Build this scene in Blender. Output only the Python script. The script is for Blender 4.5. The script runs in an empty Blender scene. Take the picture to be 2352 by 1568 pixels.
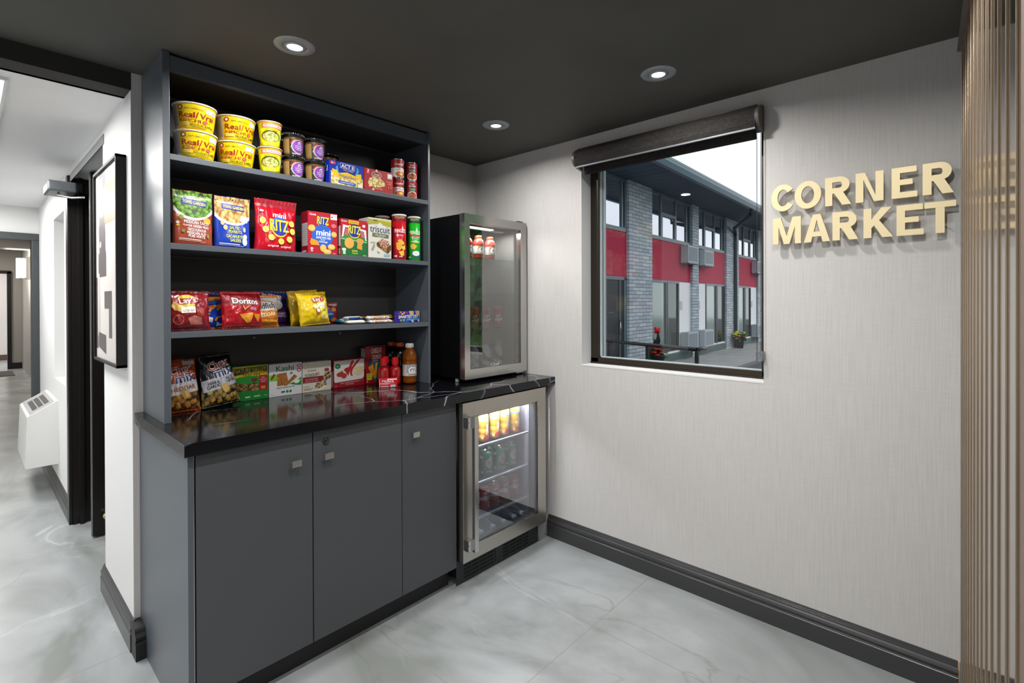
import bpy, bmesh, math, random
from mathutils import Vector, Matrix, noise
S = bpy.context.scene
COL = S.collection
R = math.radians
PI = math.pi
random.seed(7)

# ------------------------------------------------------------------ camera
CAM = Vector((-2.2531, -2.3785, 1.3343))
yaw, pit, rol = R(-47.5684), R(-0.243), R(-0.1729)
fw = Vector((-math.sin(yaw)*math.cos(pit), math.cos(yaw)*math.cos(pit), math.sin(pit)))
rt = Vector((math.cos(yaw), math.sin(yaw), 0))
up = rt.cross(fw)
r2 = rt*math.cos(rol)+up*math.sin(rol)
u2 = -rt*math.sin(rol)+up*math.cos(rol)
cd = bpy.data.cameras.new('camera')
cd.sensor_width = 36
cd.lens = 1151.24*36/2352
cd.shift_y = -86.66/2352
cd.clip_start = 0.02
cam = bpy.data.objects.new('camera', cd)
COL.objects.link(cam)
mw = Matrix((r2, u2, -fw)).transposed().to_4x4()
mw.translation = CAM
cam.matrix_world = mw
S.camera = cam

# ------------------------------------------------------------------ exposure, sky
S.view_settings.view_transform = 'Standard'
S.view_settings.look = 'None'
S.view_settings.gamma = 1
S.view_settings.exposure = 0.0
S.view_settings.use_curve_mapping = False
try:
    S.cycles.use_denoising = True
    S.cycles.max_bounces = 10
    S.cycles.transparent_max_bounces = 16
    S.cycles.sample_clamp_indirect = 4
    S.cycles.caustics_reflective = False
    S.cycles.caustics_refractive = False
except Exception:
    pass
W = bpy.data.worlds.new('overcast_sky')
S.world = W
W.use_nodes = True
nt = W.node_tree
bg = nt.nodes['Background']
tc = nt.nodes.new('ShaderNodeTexCoord')
nz = nt.nodes.new('ShaderNodeTexNoise')
nz.inputs['Scale'].default_value = 3.0
nz.inputs['Detail'].default_value = 4
cr = nt.nodes.new('ShaderNodeValToRGB')
cr.color_ramp.elements[0].position = .35
cr.color_ramp.elements[0].color = (.345, .36, .385, 1)
cr.color_ramp.elements[1].position = .62
cr.color_ramp.elements[1].color = (.56, .565, .57, 1)
nt.links.new(tc.outputs['Generated'], nz.inputs['Vector'])
nt.links.new(nz.outputs['Fac'], cr.inputs['Fac'])
nt.links.new(cr.outputs['Color'], bg.inputs['Color'])
bg.inputs['Strength'].default_value = 2.7

LAMPW = 10.5      # each recessed ceiling lamp
FARW = 30.0

# ------------------------------------------------------------------ materials
def lin(h):
    if isinstance(h, (tuple, list)):
        return tuple(h)
    h = h.lstrip('#')
    o = []
    for i in (0, 2, 4):
        c = int(h[i:i+2], 16)/255
        o.append(c/12.92 if c <= .04045 else ((c+.055)/1.055)**2.4)
    return tuple(o)

_mc = {}
def M(name, hexc='#808080', rough=.5, metal=0, spec=.5, coat=0, coatr=.05, emit=0, bump=None, trans=0, ior=1.45, alpha=1):
    key = (name, hexc, rough, metal, coat)
    if key in _mc:
        return _mc[key]
    m = bpy.data.materials.new(name)
    m.use_nodes = True
    b = m.node_tree.nodes['Principled BSDF']
    c = lin(hexc)
    b.inputs['Base Color'].default_value = (*c, 1)
    b.inputs['Roughness'].default_value = rough
    b.inputs['Metallic'].default_value = metal
    b.inputs['Specular IOR Level'].default_value = spec
    b.inputs['Coat Weight'].default_value = coat
    b.inputs['Coat Roughness'].default_value = coatr
    b.inputs['Transmission Weight'].default_value = trans
    b.inputs['IOR'].default_value = ior
    b.inputs['Alpha'].default_value = alpha
    if emit:
        b.inputs['Emission Color'].default_value = (*c, 1)
        b.inputs['Emission Strength'].default_value = emit
    _mc[key] = m
    return m

def N(m, t):
    return m.node_tree.nodes.new(t)
def L(m, a, b):
    m.node_tree.links.new(a, b)
def PB(m):
    return m.node_tree.nodes['Principled BSDF']
def coords(m, scale=(1, 1, 1), loc=(0, 0, 0), rot=(0, 0, 0)):
    t = N(m, 'ShaderNodeTexCoord')
    p = N(m, 'ShaderNodeMapping')
    p.inputs['Scale'].default_value = scale
    p.inputs['Location'].default_value = loc
    p.inputs['Rotation'].default_value = rot
    L(m, t.outputs['Object'], p.inputs['Vector'])
    return p.outputs['Vector']
def tex(m, kind, vec, **kw):
    n = N(m, kind)
    for k, v in kw.items():
        if k in n.inputs:
            n.inputs[k].default_value = v
        else:
            setattr(n, k, v)
    if vec is not None:
        L(m, vec, n.inputs['Vector'])
    return n
def ramp(m, fac, stops):
    n = N(m, 'ShaderNodeValToRGB')
    e = n.color_ramp.elements
    while len(e) < len(stops):
        e.new(.5)
    for i, (p, c) in enumerate(stops):
        e[i].position = p
        cc = lin(c)
        e[i].color = (*cc, 1)
    L(m, fac, n.inputs['Fac'])
    return n.outputs['Color']
def mixc(m, fac, a, b, blend='MIX'):
    n = N(m, 'ShaderNodeMix')
    n.data_type = 'RGBA'
    n.blend_type = blend
    for s, v in (('Factor', fac), ('A', a), ('B', b)):
        idx = {'Factor': 0, 'A': 6, 'B': 7}[s]
        if isinstance(v, (int, float)):
            n.inputs[idx].default_value = v
        elif isinstance(v, (tuple, str)):
            n.inputs[idx].default_value = (*lin(v), 1)
        else:
            L(m, v, n.inputs[idx])
    return n.outputs[2]
def bumpn(m, h, strength=.2, dist=.01):
    n = N(m, 'ShaderNodeBump')
    n.inputs['Strength'].default_value = strength
    n.inputs['Distance'].default_value = dist
    L(m, h, n.inputs['Height'])
    L(m, n.outputs['Normal'], PB(m).inputs['Normal'])
def mth(m, op, a, b=0.0):
    n = N(m, 'ShaderNodeMath')
    n.operation = op
    for i, v in enumerate((a, b)):
        if isinstance(v, (int, float)):
            n.inputs[i].default_value = v
        else:
            L(m, v, n.inputs[i])
    return n.outputs[0]

def wallpaper(name, base):
    m = M(name, base, .75)
    a = tex(m, 'ShaderNodeTexNoise', coords(m, (260, 260, 6)), Scale=1.0, Detail=2.0)
    b = tex(m, 'ShaderNodeTexNoise', coords(m, (14, 14, 300)), Scale=1.0, Detail=2.0)
    s = mth(m, 'ADD', mth(m, 'MULTIPLY', a.outputs['Fac'], .7), mth(m, 'MULTIPLY', b.outputs['Fac'], .3))
    c = lin(base)
    col = ramp(m, s, [(.38, tuple(x*.93 for x in c)), (.62, tuple(min(1, x*1.03) for x in c))])
    L(m, col, PB(m).inputs['Base Color'])
    bumpn(m, s, .06, .001)
    return m
WALLP = wallpaper('linen_wallpaper', '#cfccc9')
WHITE = M('white_wall_paint', '#e4e4e3', .6)
WHITE2 = M('white_ceiling_paint', '#f8f8f8', .7)
CEIL = M('charcoal_ceiling_paint', '#54534f', .7)
_n = tex(CEIL, 'ShaderNodeTexNoise', coords(CEIL, (3, 3, 3)), Scale=1.0, Detail=3.0)
L(CEIL, ramp(CEIL, _n.outputs['Fac'], [(.3, '#52514d'), (.7, '#585753')]), PB(CEIL).inputs['Base Color'])
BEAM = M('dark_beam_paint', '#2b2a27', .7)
CAB = M('charcoal_laminate', '#50565d', .32, spec=.6)
CABD = M('charcoal_laminate_door', '#46484b', .42)
CABIN = M('dark_laminate_inside', '#302f30', .5)
KICK = M('toe_kick_black', '#202021', .5)
GAP = M('shadow_gap_black', '#0a0a0b', .8)
BASEB = M('charcoal_baseboard_paint', '#3d3d3e', .3)
STEEL = M('brushed_steel', '#b9b5ad', .28, 1)
_n = tex(STEEL, 'ShaderNodeTexNoise', coords(STEEL, (6, 6, 400)), Scale=1.0, Detail=2.0)
L(STEEL, ramp(STEEL, _n.outputs['Fac'], [(.3, '#b6b1a8'), (.7, '#bbb6ad')]), PB(STEEL).inputs['Base Color'])
STEELS = M('satin_steel', '#c9c7c3', .2, 1)
CHROME = M('chrome', '#dedede', .08, 1)
NICK = M('satin_nickel', '#c6c3bf', .3, 1)
BLACKG = M('gloss_black', '#0b0b0c', .12, coat=.5)
BLACKM = M('matte_black', '#121213', .55)
BLACKP = M('black_plastic', '#17191a', .4)
GREYP = M('grey_plastic', '#8f9294', .4)
WHITEP = M('white_plastic', '#dcdcda', .35)
GOLD = M('brushed_gold', '#eedcb0', .42, .35)
BRONZE = M('dark_bronze_aluminium', '#3a332c', .4, .6)
DOORB = M('black_brown_door_paint', '#15110f', .35)
VINYL = M('window_vinyl_strip', '#c8d4d8', .4)

def marble_floor():
    m = M('marble_tile_floor', '#b4b7b6', .26, spec=.5)
    v = coords(m)
    w = tex(m, 'ShaderNodeTexNoise', v, Scale=.9, Detail=4.0, Distortion=.8)
    n1 = tex(m, 'ShaderNodeTexNoise', coords(m, (1.2, .7, 1), rot=(0, 0, .7)), Scale=1.3, Detail=8.0, Distortion=2.4)
    base = ramp(m, n1.outputs['Fac'], [(.30, '#838784'), (.43, '#939797'), (.55, '#9da1a2'), (.72, '#a8acad')])
    n2 = tex(m, 'ShaderNodeTexNoise', coords(m, (1, .55, 1), loc=(3, 1, 0), rot=(0, 0, -.5)), Scale=1.5, Detail=6.0, Distortion=1.6)
    vein = mth(m, 'ABSOLUTE', mth(m, 'SUBTRACT', n2.outputs['Fac'], .5))
    vm = ramp(m, vein, [(0.0, '#ffffff'), (.012, '#8a8a8a'), (.04, '#000000')])
    n3 = tex(m, 'ShaderNodeTexNoise', v, Scale=1.1, Detail=2.0)
    mask = ramp(m, n3.outputs['Fac'], [(.47, '#000000'), (.62, '#ffffff')])
    f1 = mixc(m, 1.0, vm, mask, 'MULTIPLY')
    fac = N(m, 'ShaderNodeRGBToBW'); L(m, f1, fac.inputs[0])
    c1 = mixc(m, mth(m, 'MULTIPLY', fac.outputs[0], .5), base, '#ccd0cf')
    n4 = tex(m, 'ShaderNodeTexNoise', coords(m, (1, .6, 1), loc=(9, 4, 0), rot=(0, 0, 1.1)), Scale=1.6, Detail=7.0, Distortion=1.2)
    v4 = mth(m, 'ABSOLUTE', mth(m, 'SUBTRACT', n4.outputs['Fac'], .52))
    d4 = ramp(m, v4, [(0.0, '#ffffff'), (.01, '#555555'), (.03, '#000000')])
    mask2 = ramp(m, n3.outputs['Fac'], [(.38, '#ffffff'), (.48, '#000000')])
    f4 = mixc(m, 1.0, d4, mask2, 'MULTIPLY')
    fb = N(m, 'ShaderNodeRGBToBW'); L(m, f4, fb.inputs[0])
    c2 = mixc(m, mth(m, 'MULTIPLY', fb.outputs[0], .4), c1, '#74746a')
    # grout: tile joints every 0.605 in x and 1.235 in y
    sep = N(m, 'ShaderNodeSeparateXYZ')
    t = N(m, 'ShaderNodeTexCoord'); L(m, t.outputs['Object'], sep.inputs[0])
    def joint(ch, off, per):
        a = mth(m, 'DIVIDE', mth(m, 'ADD', sep.outputs[ch], off), per)
        fr = mth(m, 'FRACT', a)
        d = mth(m, 'MINIMUM', fr, mth(m, 'SUBTRACT', 1.0, fr))
        return mth(m, 'LESS_THAN', mth(m, 'MULTIPLY', d, per), .0016)
    g = mth(m, 'MAXIMUM', joint(0, .515+60.5, .605), joint(1, 61.75, 1.235))
    c3 = mixc(m, mth(m, 'MULTIPLY', g, .75), c2, '#8d857d')
    L(m, c3, PB(m).inputs['Base Color'])
    return m
FLOOR = marble_floor()

def quartz():
    m = M('black_veined_quartz', '#0d0d10', .12, spec=.5)
    wob = tex(m, 'ShaderNodeTexNoise', coords(m), Scale=7.0, Detail=6.0)
    w2 = tex(m, 'ShaderNodeTexNoise', coords(m), Scale=2.0, Detail=2.0)
    def veins(loc, sc, rotz, th, bright, wk=.10, wk2=.5):
        p = coords(m, sc, loc, (0, 0, rotz))
        a = N(m, 'ShaderNodeVectorMath'); a.operation = 'SCALE'
        L(m, wob.outputs['Color'], a.inputs[0]); a.inputs['Scale'].default_value = wk
        b = N(m, 'ShaderNodeVectorMath'); b.operation = 'ADD'
        L(m, p, b.inputs[0]); L(m, a.outputs[0], b.inputs[1])
        a2 = N(m, 'ShaderNodeVectorMath'); a2.operation = 'SCALE'
        L(m, w2.outputs['Color'], a2.inputs[0]); a2.inputs['Scale'].default_value = wk2
        b2 = N(m, 'ShaderNodeVectorMath'); b2.operation = 'ADD'
        L(m, b.outputs[0], b2.inputs[0]); L(m, a2.outputs[0], b2.inputs[1])
        vo = N(m, 'ShaderNodeTexVoronoi'); vo.feature = 'DISTANCE_TO_EDGE'
        vo.inputs['Scale'].default_value = 1.0
        L(m, b2.outputs[0], vo.inputs['Vector'])
        c = ramp(m, vo.outputs['Distance'], [(0.0, bright), (th, '#000000')])
        return c
    v1 = veins((.3, .1, .2), (.8, 2.2, 1.0), .18, .0045, '#b4b8c2')
    v2 = veins((2.3, 3.1, .2), (1.6, 2.4, 1.6), -.25, .006, '#8a90a0')
    msk = tex(m, 'ShaderNodeTexNoise', coords(m, (1, 1, 1), (5, 2, 0)), Scale=3.2, Detail=1.0)
    mk = ramp(m, msk.outputs['Fac'], [(.45, '#000000'), (.6, '#ffffff')])
    v2m = mixc(m, 1.0, v2, mk, 'MULTIPLY')
    s = mixc(m, 1.0, v1, v2m, 'ADD')
    s2 = mixc(m, 1.0, s, '#0d0d11', 'ADD')
    L(m, s2, PB(m).inputs['Base Color'])
    return m
QUARTZ = quartz()

def glassmat(name, tint, refl, rough=0.0, gl='#ffffff', fres=True):
    m = bpy.data.materials.new(name)
    m.use_nodes = True
    t = m.node_tree
    for n in list(t.nodes):
        if n.type != 'OUTPUT_MATERIAL':
            t.nodes.remove(n)
    out = [n for n in t.nodes][0]
    tr = t.nodes.new('ShaderNodeBsdfTransparent'); tr.inputs[0].default_value = (*lin(tint), 1)
    g = t.nodes.new('ShaderNodeBsdfGlossy'); g.inputs['Roughness'].default_value = rough
    g.inputs['Color'].default_value = (*lin(gl), 1)
    mx = t.nodes.new('ShaderNodeMixShader')
    if fres:
        f = t.nodes.new('ShaderNodeLayerWeight'); f.inputs['Blend'].default_value = .25
        mm = t.nodes.new('ShaderNodeMath'); mm.operation = 'MULTIPLY_ADD'
        mm.inputs[1].default_value = .6; mm.inputs[2].default_value = refl
        t.links.new(f.outputs['Fresnel'], mm.inputs[0]); t.links.new(mm.outputs[0], mx.inputs[0])
    else:
        mx.inputs[0].default_value = refl
    t.links.new(tr.outputs[0], mx.inputs[1]); t.links.new(g.outputs[0], mx.inputs[2])
    t.links.new(mx.outputs[0], out.inputs[0])
    return m
WGLASS = glassmat('clear_window_glass', '#fbfcfd', .015)
COOLG = glassmat('tinted_cooler_glass', '#e4e4e0', .12)
COOLG2 = glassmat('clear_cooler_glass', '#ececf0', .06)
SHELFG = glassmat('shelf_glass', '#eef2f2', .03)
CLEARP = glassmat('clear_plastic_shell', '#e4ecf2', .06)

def food(name, c1, c2, dark, scale, rough=.35, stretch=(1, 1, 1)):
    m = M(name, c1, rough)
    v = coords(m, stretch)
    vo = tex(m, 'ShaderNodeTexVoronoi', v, Scale=scale)
    vb = tex(m, 'ShaderNodeTexVoronoi', v, Scale=scale)
    sep = N(m, 'ShaderNodeSeparateColor'); L(m, vb.outputs['Color'], sep.inputs[0])
    cc = mixc(m, sep.outputs[0], c1, c2)
    f = ramp(m, vo.outputs['Distance'], [(.35, '#000000'), (.75, '#ffffff')])
    bw = N(m, 'ShaderNodeRGBToBW'); L(m, f, bw.inputs[0])
    L(m, mixc(m, bw.outputs[0], cc, dark), PB(m).inputs['Base Color'])
    return m
PEAS = food('print_of_green_peas', '#7fb03a', '#5b8f2c', '#26400f', 75)
NUTS = food('print_of_peanuts', '#e2bd77', '#d2a658', '#8a5a22', 85, stretch=(1, 1, .6))
POPC = food('print_of_popcorn', '#efe3b0', '#e3cf83', '#b48b35', 90)
CHEXF = food('print_of_snack_mix', '#c98a3e', '#8a5a26', '#33200f', 60)
CHEXG = food('print_of_garlic_snack_mix', '#b3a05c', '#7d5a2a', '#17120d', 60)
GRAN = food('print_of_granola_bar', '#b98d52', '#6b4424', '#2a180d', 130)
GRAN2 = food('print_of_pale_granola_bar', '#d7c49a', '#a98d62', '#4d3524', 140)
CRACK = food('print_of_brown_cracker', '#b77a44', '#a96c38', '#7a451e', 260)
SOUPF = food('print_of_bean_soup', '#c9763f', '#b24a2a', '#6a1f14', 170)
NOODF = food('print_of_noodle_bowl', '#ecdf9a', '#c9c06a', '#7a7f2d', 120)
CHOCN = food('nut_bar_wrapper_print', '#8a5230', '#a66f42', '#f1e9e0', 150)

# ------------------------------------------------------------------ mesh helpers
_tx = {}
def textgeo(s, bold=.0):
    k = (s, bold)
    if k in _tx:
        return _tx[k]
    c = bpy.data.curves.new('t', 'FONT')
    c.body = s
    c.size = 1
    c.offset = bold*.5 if bold > .09 else 0
    c.resolution_u = 3
    c.fill_mode = 'FRONT'
    o = bpy.data.objects.new('t', c)
    me = bpy.data.meshes.new_from_object(o)
    vs = [(v.co.x, v.co.y) for v in me.vertices]
    fs = [tuple(p.vertices) for p in me.polygons]
    n0 = len(vs)
    if 0 < bold <= .09:      # heavier strokes: the same outline laid down again, slightly shifted
        base, bf = vs, fs
        vs, fs = [], []
        for dx, dy in ((-bold*.4, 0), (bold*.4, 0), (0, bold*.2), (0, -bold*.2)):
            k0 = len(vs)
            vs += [(x+dx, y+dy) for x, y in base]
            fs += [tuple(i+k0 for i in q) for q in bf]
    x0 = min(v[0] for v in vs); x1 = max(v[0] for v in vs)
    y0 = min(v[1] for v in vs); y1 = max(v[1] for v in vs)
    vs = [((x-x0)/(x1-x0), (y-y0)/(y1-y0)) for x, y in vs]
    bpy.data.objects.remove(o); bpy.data.curves.remove(c); bpy.data.meshes.remove(me)
    _tx[k] = (vs, fs, n0)
    return _tx[k]

def ink(c, rough=.4):
    return c if isinstance(c, bpy.types.Material) else M('ink_'+c.lstrip('#'), c, rough)

class MB:
    def __init__(s):
        s.bm = bmesh.new(); s.mats = []
    def mi(s, m):
        if m not in s.mats:
            s.mats.append(m)
        return s.mats.index(m)
    def face(s, cos, m, smooth=False):
        vs = [s.bm.verts.new(c) for c in cos]
        f = s.bm.faces.new(vs); f.material_index = s.mi(m); f.smooth = smooth
        return f
    def merge(s, b2, m, smooth=False, fn=None):
        i = s.mi(m)
        mp = {}
        for v in b2.verts:
            mp[v] = s.bm.verts.new(fn(v.co) if fn else v.co)
        for f in b2.faces:
            try:
                nf = s.bm.faces.new([mp[v] for v in f.verts]); nf.material_index = i; nf.smooth = smooth
            except ValueError:
                pass
        b2.free()
    def box(s, x0, y0, z0, x1, y1, z1, m, bev=0, seg=2, fn=None):
        b = bmesh.new()
        bmesh.ops.create_cube(b, size=1)
        for v in b.verts:
            v.co = Vector((x0 if v.co.x < 0 else x1, y0 if v.co.y < 0 else y1, z0 if v.co.z < 0 else z1))
        if bev:
            bmesh.ops.bevel(b, geom=b.edges[:], offset=bev, segments=seg, profile=.7, affect='EDGES')
        s.merge(b, m, bool(bev and seg > 2), fn)
    def lathe(s, prof, m, n=32, c=(0, 0, 0), ax='z', cap=True, smooth=True, fn=None):
        rings = []
        for r, z in prof:
            ring = []
            for i in range(n):
                a = 2*PI*i/n
                p = (r*math.cos(a), r*math.sin(a), z)
                if ax == 'y':
                    p = (p[0], p[2], p[1])
                elif ax == 'x':
                    p = (p[2], p[0], p[1])
                p = Vector(p)+Vector(c)
                ring.append(s.bm.verts.new(fn(p) if fn else p))
            rings.append(ring)
        i0 = s.mi(m)
        for a, b in zip(rings, rings[1:]):
            for i in range(n):
                j = (i+1) % n
                f = s.bm.faces.new((a[i], a[j], b[j], b[i])); f.material_index = i0; f.smooth = smooth
        if cap:
            if prof[0][0] > 1e-6:
                f = s.bm.faces.new(rings[0][::-1]); f.material_index = i0
            if prof[-1][0] > 1e-6:
                f = s.bm.faces.new(rings[-1]); f.material_index = i0
    def tube(s, pts, r, m, n=10):
        pts = [Vector(p) for p in pts]
        rings = []
        for i, p in enumerate(pts):
            d = (pts[min(i+1, len(pts)-1)]-pts[max(i-1, 0)]).normalized()
            u = d.orthogonal() if abs(d.z) > .95 else Vector((0, 0, 1)).cross(d)
            if abs(d.z) > .95:
                u = Vector((1, 0, 0))-d*d.x
            u.normalize(); w = d.cross(u)
            rr = r[i] if isinstance(r, (list, tuple)) else r
            rings.append([s.bm.verts.new(p+u*math.cos(2*PI*k/n)*rr+w*math.sin(2*PI*k/n)*rr) for k in range(n)])
        i0 = s.mi(m)
        for a, b in zip(rings, rings[1:]):
            for i in range(n):
                f = s.bm.faces.new((a[i], a[(i+1) % n], b[(i+1) % n], b[i])); f.material_index = i0; f.smooth = True
        for q in (rings[0][::-1], rings[-1]):
            f = s.bm.faces.new(q); f.material_index = i0
    def prism(s, pts, axis, a, b, m, smooth=False):
        # pts in the two other axes, extruded from a to b along axis
        def P(p, t):
            return {'x': (t, p[0], p[1]), 'y': (p[0], t, p[1]), 'z': (p[0], p[1], t)}[axis]
        A = [s.bm.verts.new(P(p, a)) for p in pts]
        B = [s.bm.verts.new(P(p, b)) for p in pts]
        i0 = s.mi(m)
        n = len(pts)
        for i in range(n):
            f = s.bm.faces.new((A[i], A[(i+1) % n], B[(i+1) % n], B[i])); f.material_index = i0; f.smooth = smooth
        for q in (A[::-1], B):
            f = s.bm.faces.new(q); f.material_index = i0
    def decal(s, items, Wd, Hd, f, st=None, h0=.0003, dh=.00006):
        h = h0
        for it in items:
            b = bmesh.new()
            k = it[0]
            if k == 'r':
                x0, y0, x1, y1, c = it[1:6]
                P = [(x0, y0), (x1, y0), (x1, y1), (x0, y1)]
                if len(it) > 6:
                    cx, cy, a = (x0+x1)/2, (y0+y1)/2, R(it[6])
                    P = [(cx+((px-cx)*math.cos(a)*Wd-(py-cy)*Hd*math.sin(a))/Wd, cy+((px-cx)*Wd*math.sin(a)+(py-cy)*Hd*math.cos(a))/Hd) for px, py in P]
                b.faces.new([b.verts.new((x, y, 0)) for x, y in P])
            elif k == 'e':
                cx, cy, rx, ry, c = it[1:6]
                b.faces.new([b.verts.new((cx+rx*math.cos(2*PI*i/28), cy+ry*math.sin(2*PI*i/28), 0)) for i in range(28)])
            elif k == 'p':
                c = it[2]
                b.faces.new([b.verts.new((x, y, 0)) for x, y in it[1]])
            elif k == 't':
                tx, cx, cy, w, hh, c = it[1:7]
                a = R(it[7]) if len(it) > 7 else 0
                bd = it[8] if len(it) > 8 else .02
                sh = it[9] if len(it) > 9 else 0
                vs, fs, n0 = textgeo(tx, bd)
                V = []
                for x, y in vs:
                    px = (x-.5)*w/100*Wd + (y-.5)*sh*hh/100*Hd; py = (y-.5)*hh/100*Hd
                    qx = px*math.cos(a)-py*math.sin(a); qy = px*math.sin(a)+py*math.cos(a)
                    V.append(b.verts.new((cx+qx/Wd*100, cy+qy/Hd*100, (len(V)//n0)*2.5e-5)))
                for q in fs:
                    try:
                        b.faces.new([V[i] for i in q])
                    except ValueError:
                        pass
            for v in b.verts:
                v.co = Vector((v.co.x/100*Wd, v.co.y/100*Hd, v.co.z))
            if st:
                bmesh.ops.triangulate(b, faces=b.faces[:])
                for _ in range(6):
                    le = [e for e in b.edges if e.calc_length() > st]
                    if not le:
                        break
                    bmesh.ops.subdivide_edges(b, edges=le, cuts=1)
                    bmesh.ops.triangulate(b, faces=b.faces[:])
            elif k == 'p' or k == 't':
                bmesh.ops.triangulate(b, faces=b.faces[:])
            hh_ = h
            s.merge(b, ink(c), bool(st), fn=lambda co: f(co.x, co.y, hh_+co.z))
            h += dh+(.00008 if k == 't' else 0)
    def obj(s, name, parent=None, loc=(0, 0, 0), rot=(0, 0, 0), merge=False, norm=True):
        if merge:
            bmesh.ops.remove_doubles(s.bm, verts=s.bm.verts[:], dist=1e-5)
        if norm:
            bmesh.ops.recalc_face_normals(s.bm, faces=s.bm.faces[:])
        me = bpy.data.meshes.new(name)
        s.bm.to_mesh(me); s.bm.free()
        for m in s.mats:
            me.materials.append(m)
        o = bpy.data.objects.new(name, me)
        COL.objects.link(o)
        if parent:
            o.parent = parent
        o.location = loc; o.rotation_euler = rot
        return o

def tag(o, label, cat, group=None, kind=None):
    if label:
        o['label'] = label
    if cat:
        o['category'] = cat
    if group:
        o['group'] = group
    if kind:
        o['kind'] = kind
    return o
def empty(name, loc, label, cat, group=None, rot=(0, 0, 0)):
    o = bpy.data.objects.new(name, None)
    COL.objects.link(o)
    o.location = loc; o.rotation_euler = rot
    o.empty_display_size = .05
    return tag(o, label, cat, group)
def struct(mb, name, parent=None, **k):
    o = mb.obj(name, parent, **k)
    if not parent:
        o['kind'] = 'structure'
    return o
def children(o):
    return [c for c in bpy.data.objects if c.parent == o]
def copy_tree(o, loc, label, rot=None, parent=None):
    c = o.copy(); COL.objects.link(c)
    if parent is None:
        c.location = loc
        if rot is not None:
            c.rotation_euler = rot
        if label:
            c['label'] = label
    else:
        c.parent = parent
    for ch in children(o):
        copy_tree(ch, None, None, None, c)
    return c
def facecam(x, y, d=0):
    return math.atan2(CAM.x-x, -(CAM.y-y))+R(d)

# ------------------------------------------------------------------ room shell
H = 2.217
XL, YF = -6.6, -6.0      # far ends of the lobby behind the camera
XC = -1.815              # corridor wall face
mb = MB(); mb.box(XL, YF, -.1, 0.12, 14.5, 0, FLOOR); struct(mb, 'floor')
mb = MB(); mb.box(XL, YF, H, .2, .1, H+.1, CEIL); struct(mb, 'ceiling')
mb = MB()
mb.box(XC, 0, 0, .2, .1, H, WALLP)
struct(mb, 'wall_back')
# right wall with window opening  y -1.742..-.826  z .992..2.13
mb = MB()
WY0, WY1, WZ0, WZ1 = -.826, -1.742, .992, 2.125
mb.box(0, -2.355, 0, .2, WY1, H, WALLP)
mb.box(0, WY0, 0, .2, 0, H, WALLP)
mb.box(0, WY1, 0, .2, WY0, WZ0, WALLP)
mb.box(0, WY1, WZ1, .2, WY0, H, WALLP)
struct(mb, 'wall_right')
mb = MB(); mb.box(-.001, WY1-.0, WZ0-.004, .095, WY0, WZ0+.003, WHITE); mb.box(0, WY0-.003, WZ0, .095, WY0, WZ1, M('reveal_paint', '#d6d6d5', .6)); struct(mb, 'trim_1')
# walls behind the camera
mb = MB()
mb.box(-1.7, YF, 0, .2, -2.60, H, WHITE)
struct(mb, 'wall_right_rear')
mb = MB(); mb.box(XL, YF-.1, 0, .2, YF, H, WHITE); struct(mb, 'wall_front')
mb = MB()      # unseen glazed side, left, added to let daylight in: piers, sill, header, panes
for a, b in ((YF, -5.8), (-4.1, -3.9), (-2.2, -2.0), (-.2, .1)):
    mb.box(XL-.15, a, 0, XL, b, H, WHITE)
mb.box(XL-.15, YF, 0, XL, .1, .25, WHITE); mb.box(XL-.15, YF, 2.1, XL, .1, H, WHITE)
struct(mb, 'wall_left')
for i, (a, b) in enumerate(((-5.8, -4.1), (-3.9, -2.2), (-2.0, -.2))):
    mb = MB(); mb.box(XL-.09, a, .25, XL-.08, b, 2.1, WGLASS)
    struct(mb, 'window_%d' % (i+2))
# corridor (opens off the lobby to the left of the shelves)
mb = MB()
CW = .115
mb.box(XC, .1, 0, XC+CW, .57, 2.15, WHITE)
mb.box(XC+.0005, 0.0005, 0, XC+CW, .1, 2.15, WHITE)
mb.box(XC-.002, 0, 0, XC, .57, 2.15, WHITE)
mb.box(XC, .57, 2.085, XC+CW, 1.66, 2.15, WHITE)
mb.box(XC, 1.66, 0, XC+CW, 1.93, 2.15, WHITE)
mb.box(XC, 1.93, 0, XC+CW, 2.47, .80, WHITE)
mb.box(XC, 1.93, 1.93, XC+CW, 2.47, 2.15, WHITE)
mb.box(XC, 2.47, 0, XC+CW, 3.53, 2.15, WHITE)
mb.box(XC+CW, 1.93, .7, XC+CW+.02, 2.47, 2.0, M('niche_grey_paint', '#a8a7a7', .6))
mb.box(XC+CW, -.0+.1, 0, -1.0, .12, 2.15, WHITE)
struct(mb, 'wall_corridor_right')
mb = MB()
mb.box(-3.4, 0, 0, -3.3, 3.6, 2.15, WHITE)
mb.box(XL, 0, 0, -3.3, .1, H, WHITE)
struct(mb, 'wall_corridor_left')
mb = MB(); mb.box(-3.4, .1, 2.15, -1.4, 3.6, 2.25, WHITE2); struct(mb, 'ceiling_corridor')
mb = MB(); mb.box(-3.3, 0, 2.15, XC, .12, H, BEAM); struct(mb, 'trim_2')
# room through the corridor doorway, its darkness put into the wall colour
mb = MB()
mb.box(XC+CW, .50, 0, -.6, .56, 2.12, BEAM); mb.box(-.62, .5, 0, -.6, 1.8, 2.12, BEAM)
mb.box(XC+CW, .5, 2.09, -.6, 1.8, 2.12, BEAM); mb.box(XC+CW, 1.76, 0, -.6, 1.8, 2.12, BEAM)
struct(mb, 'wall_side_room')
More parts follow.
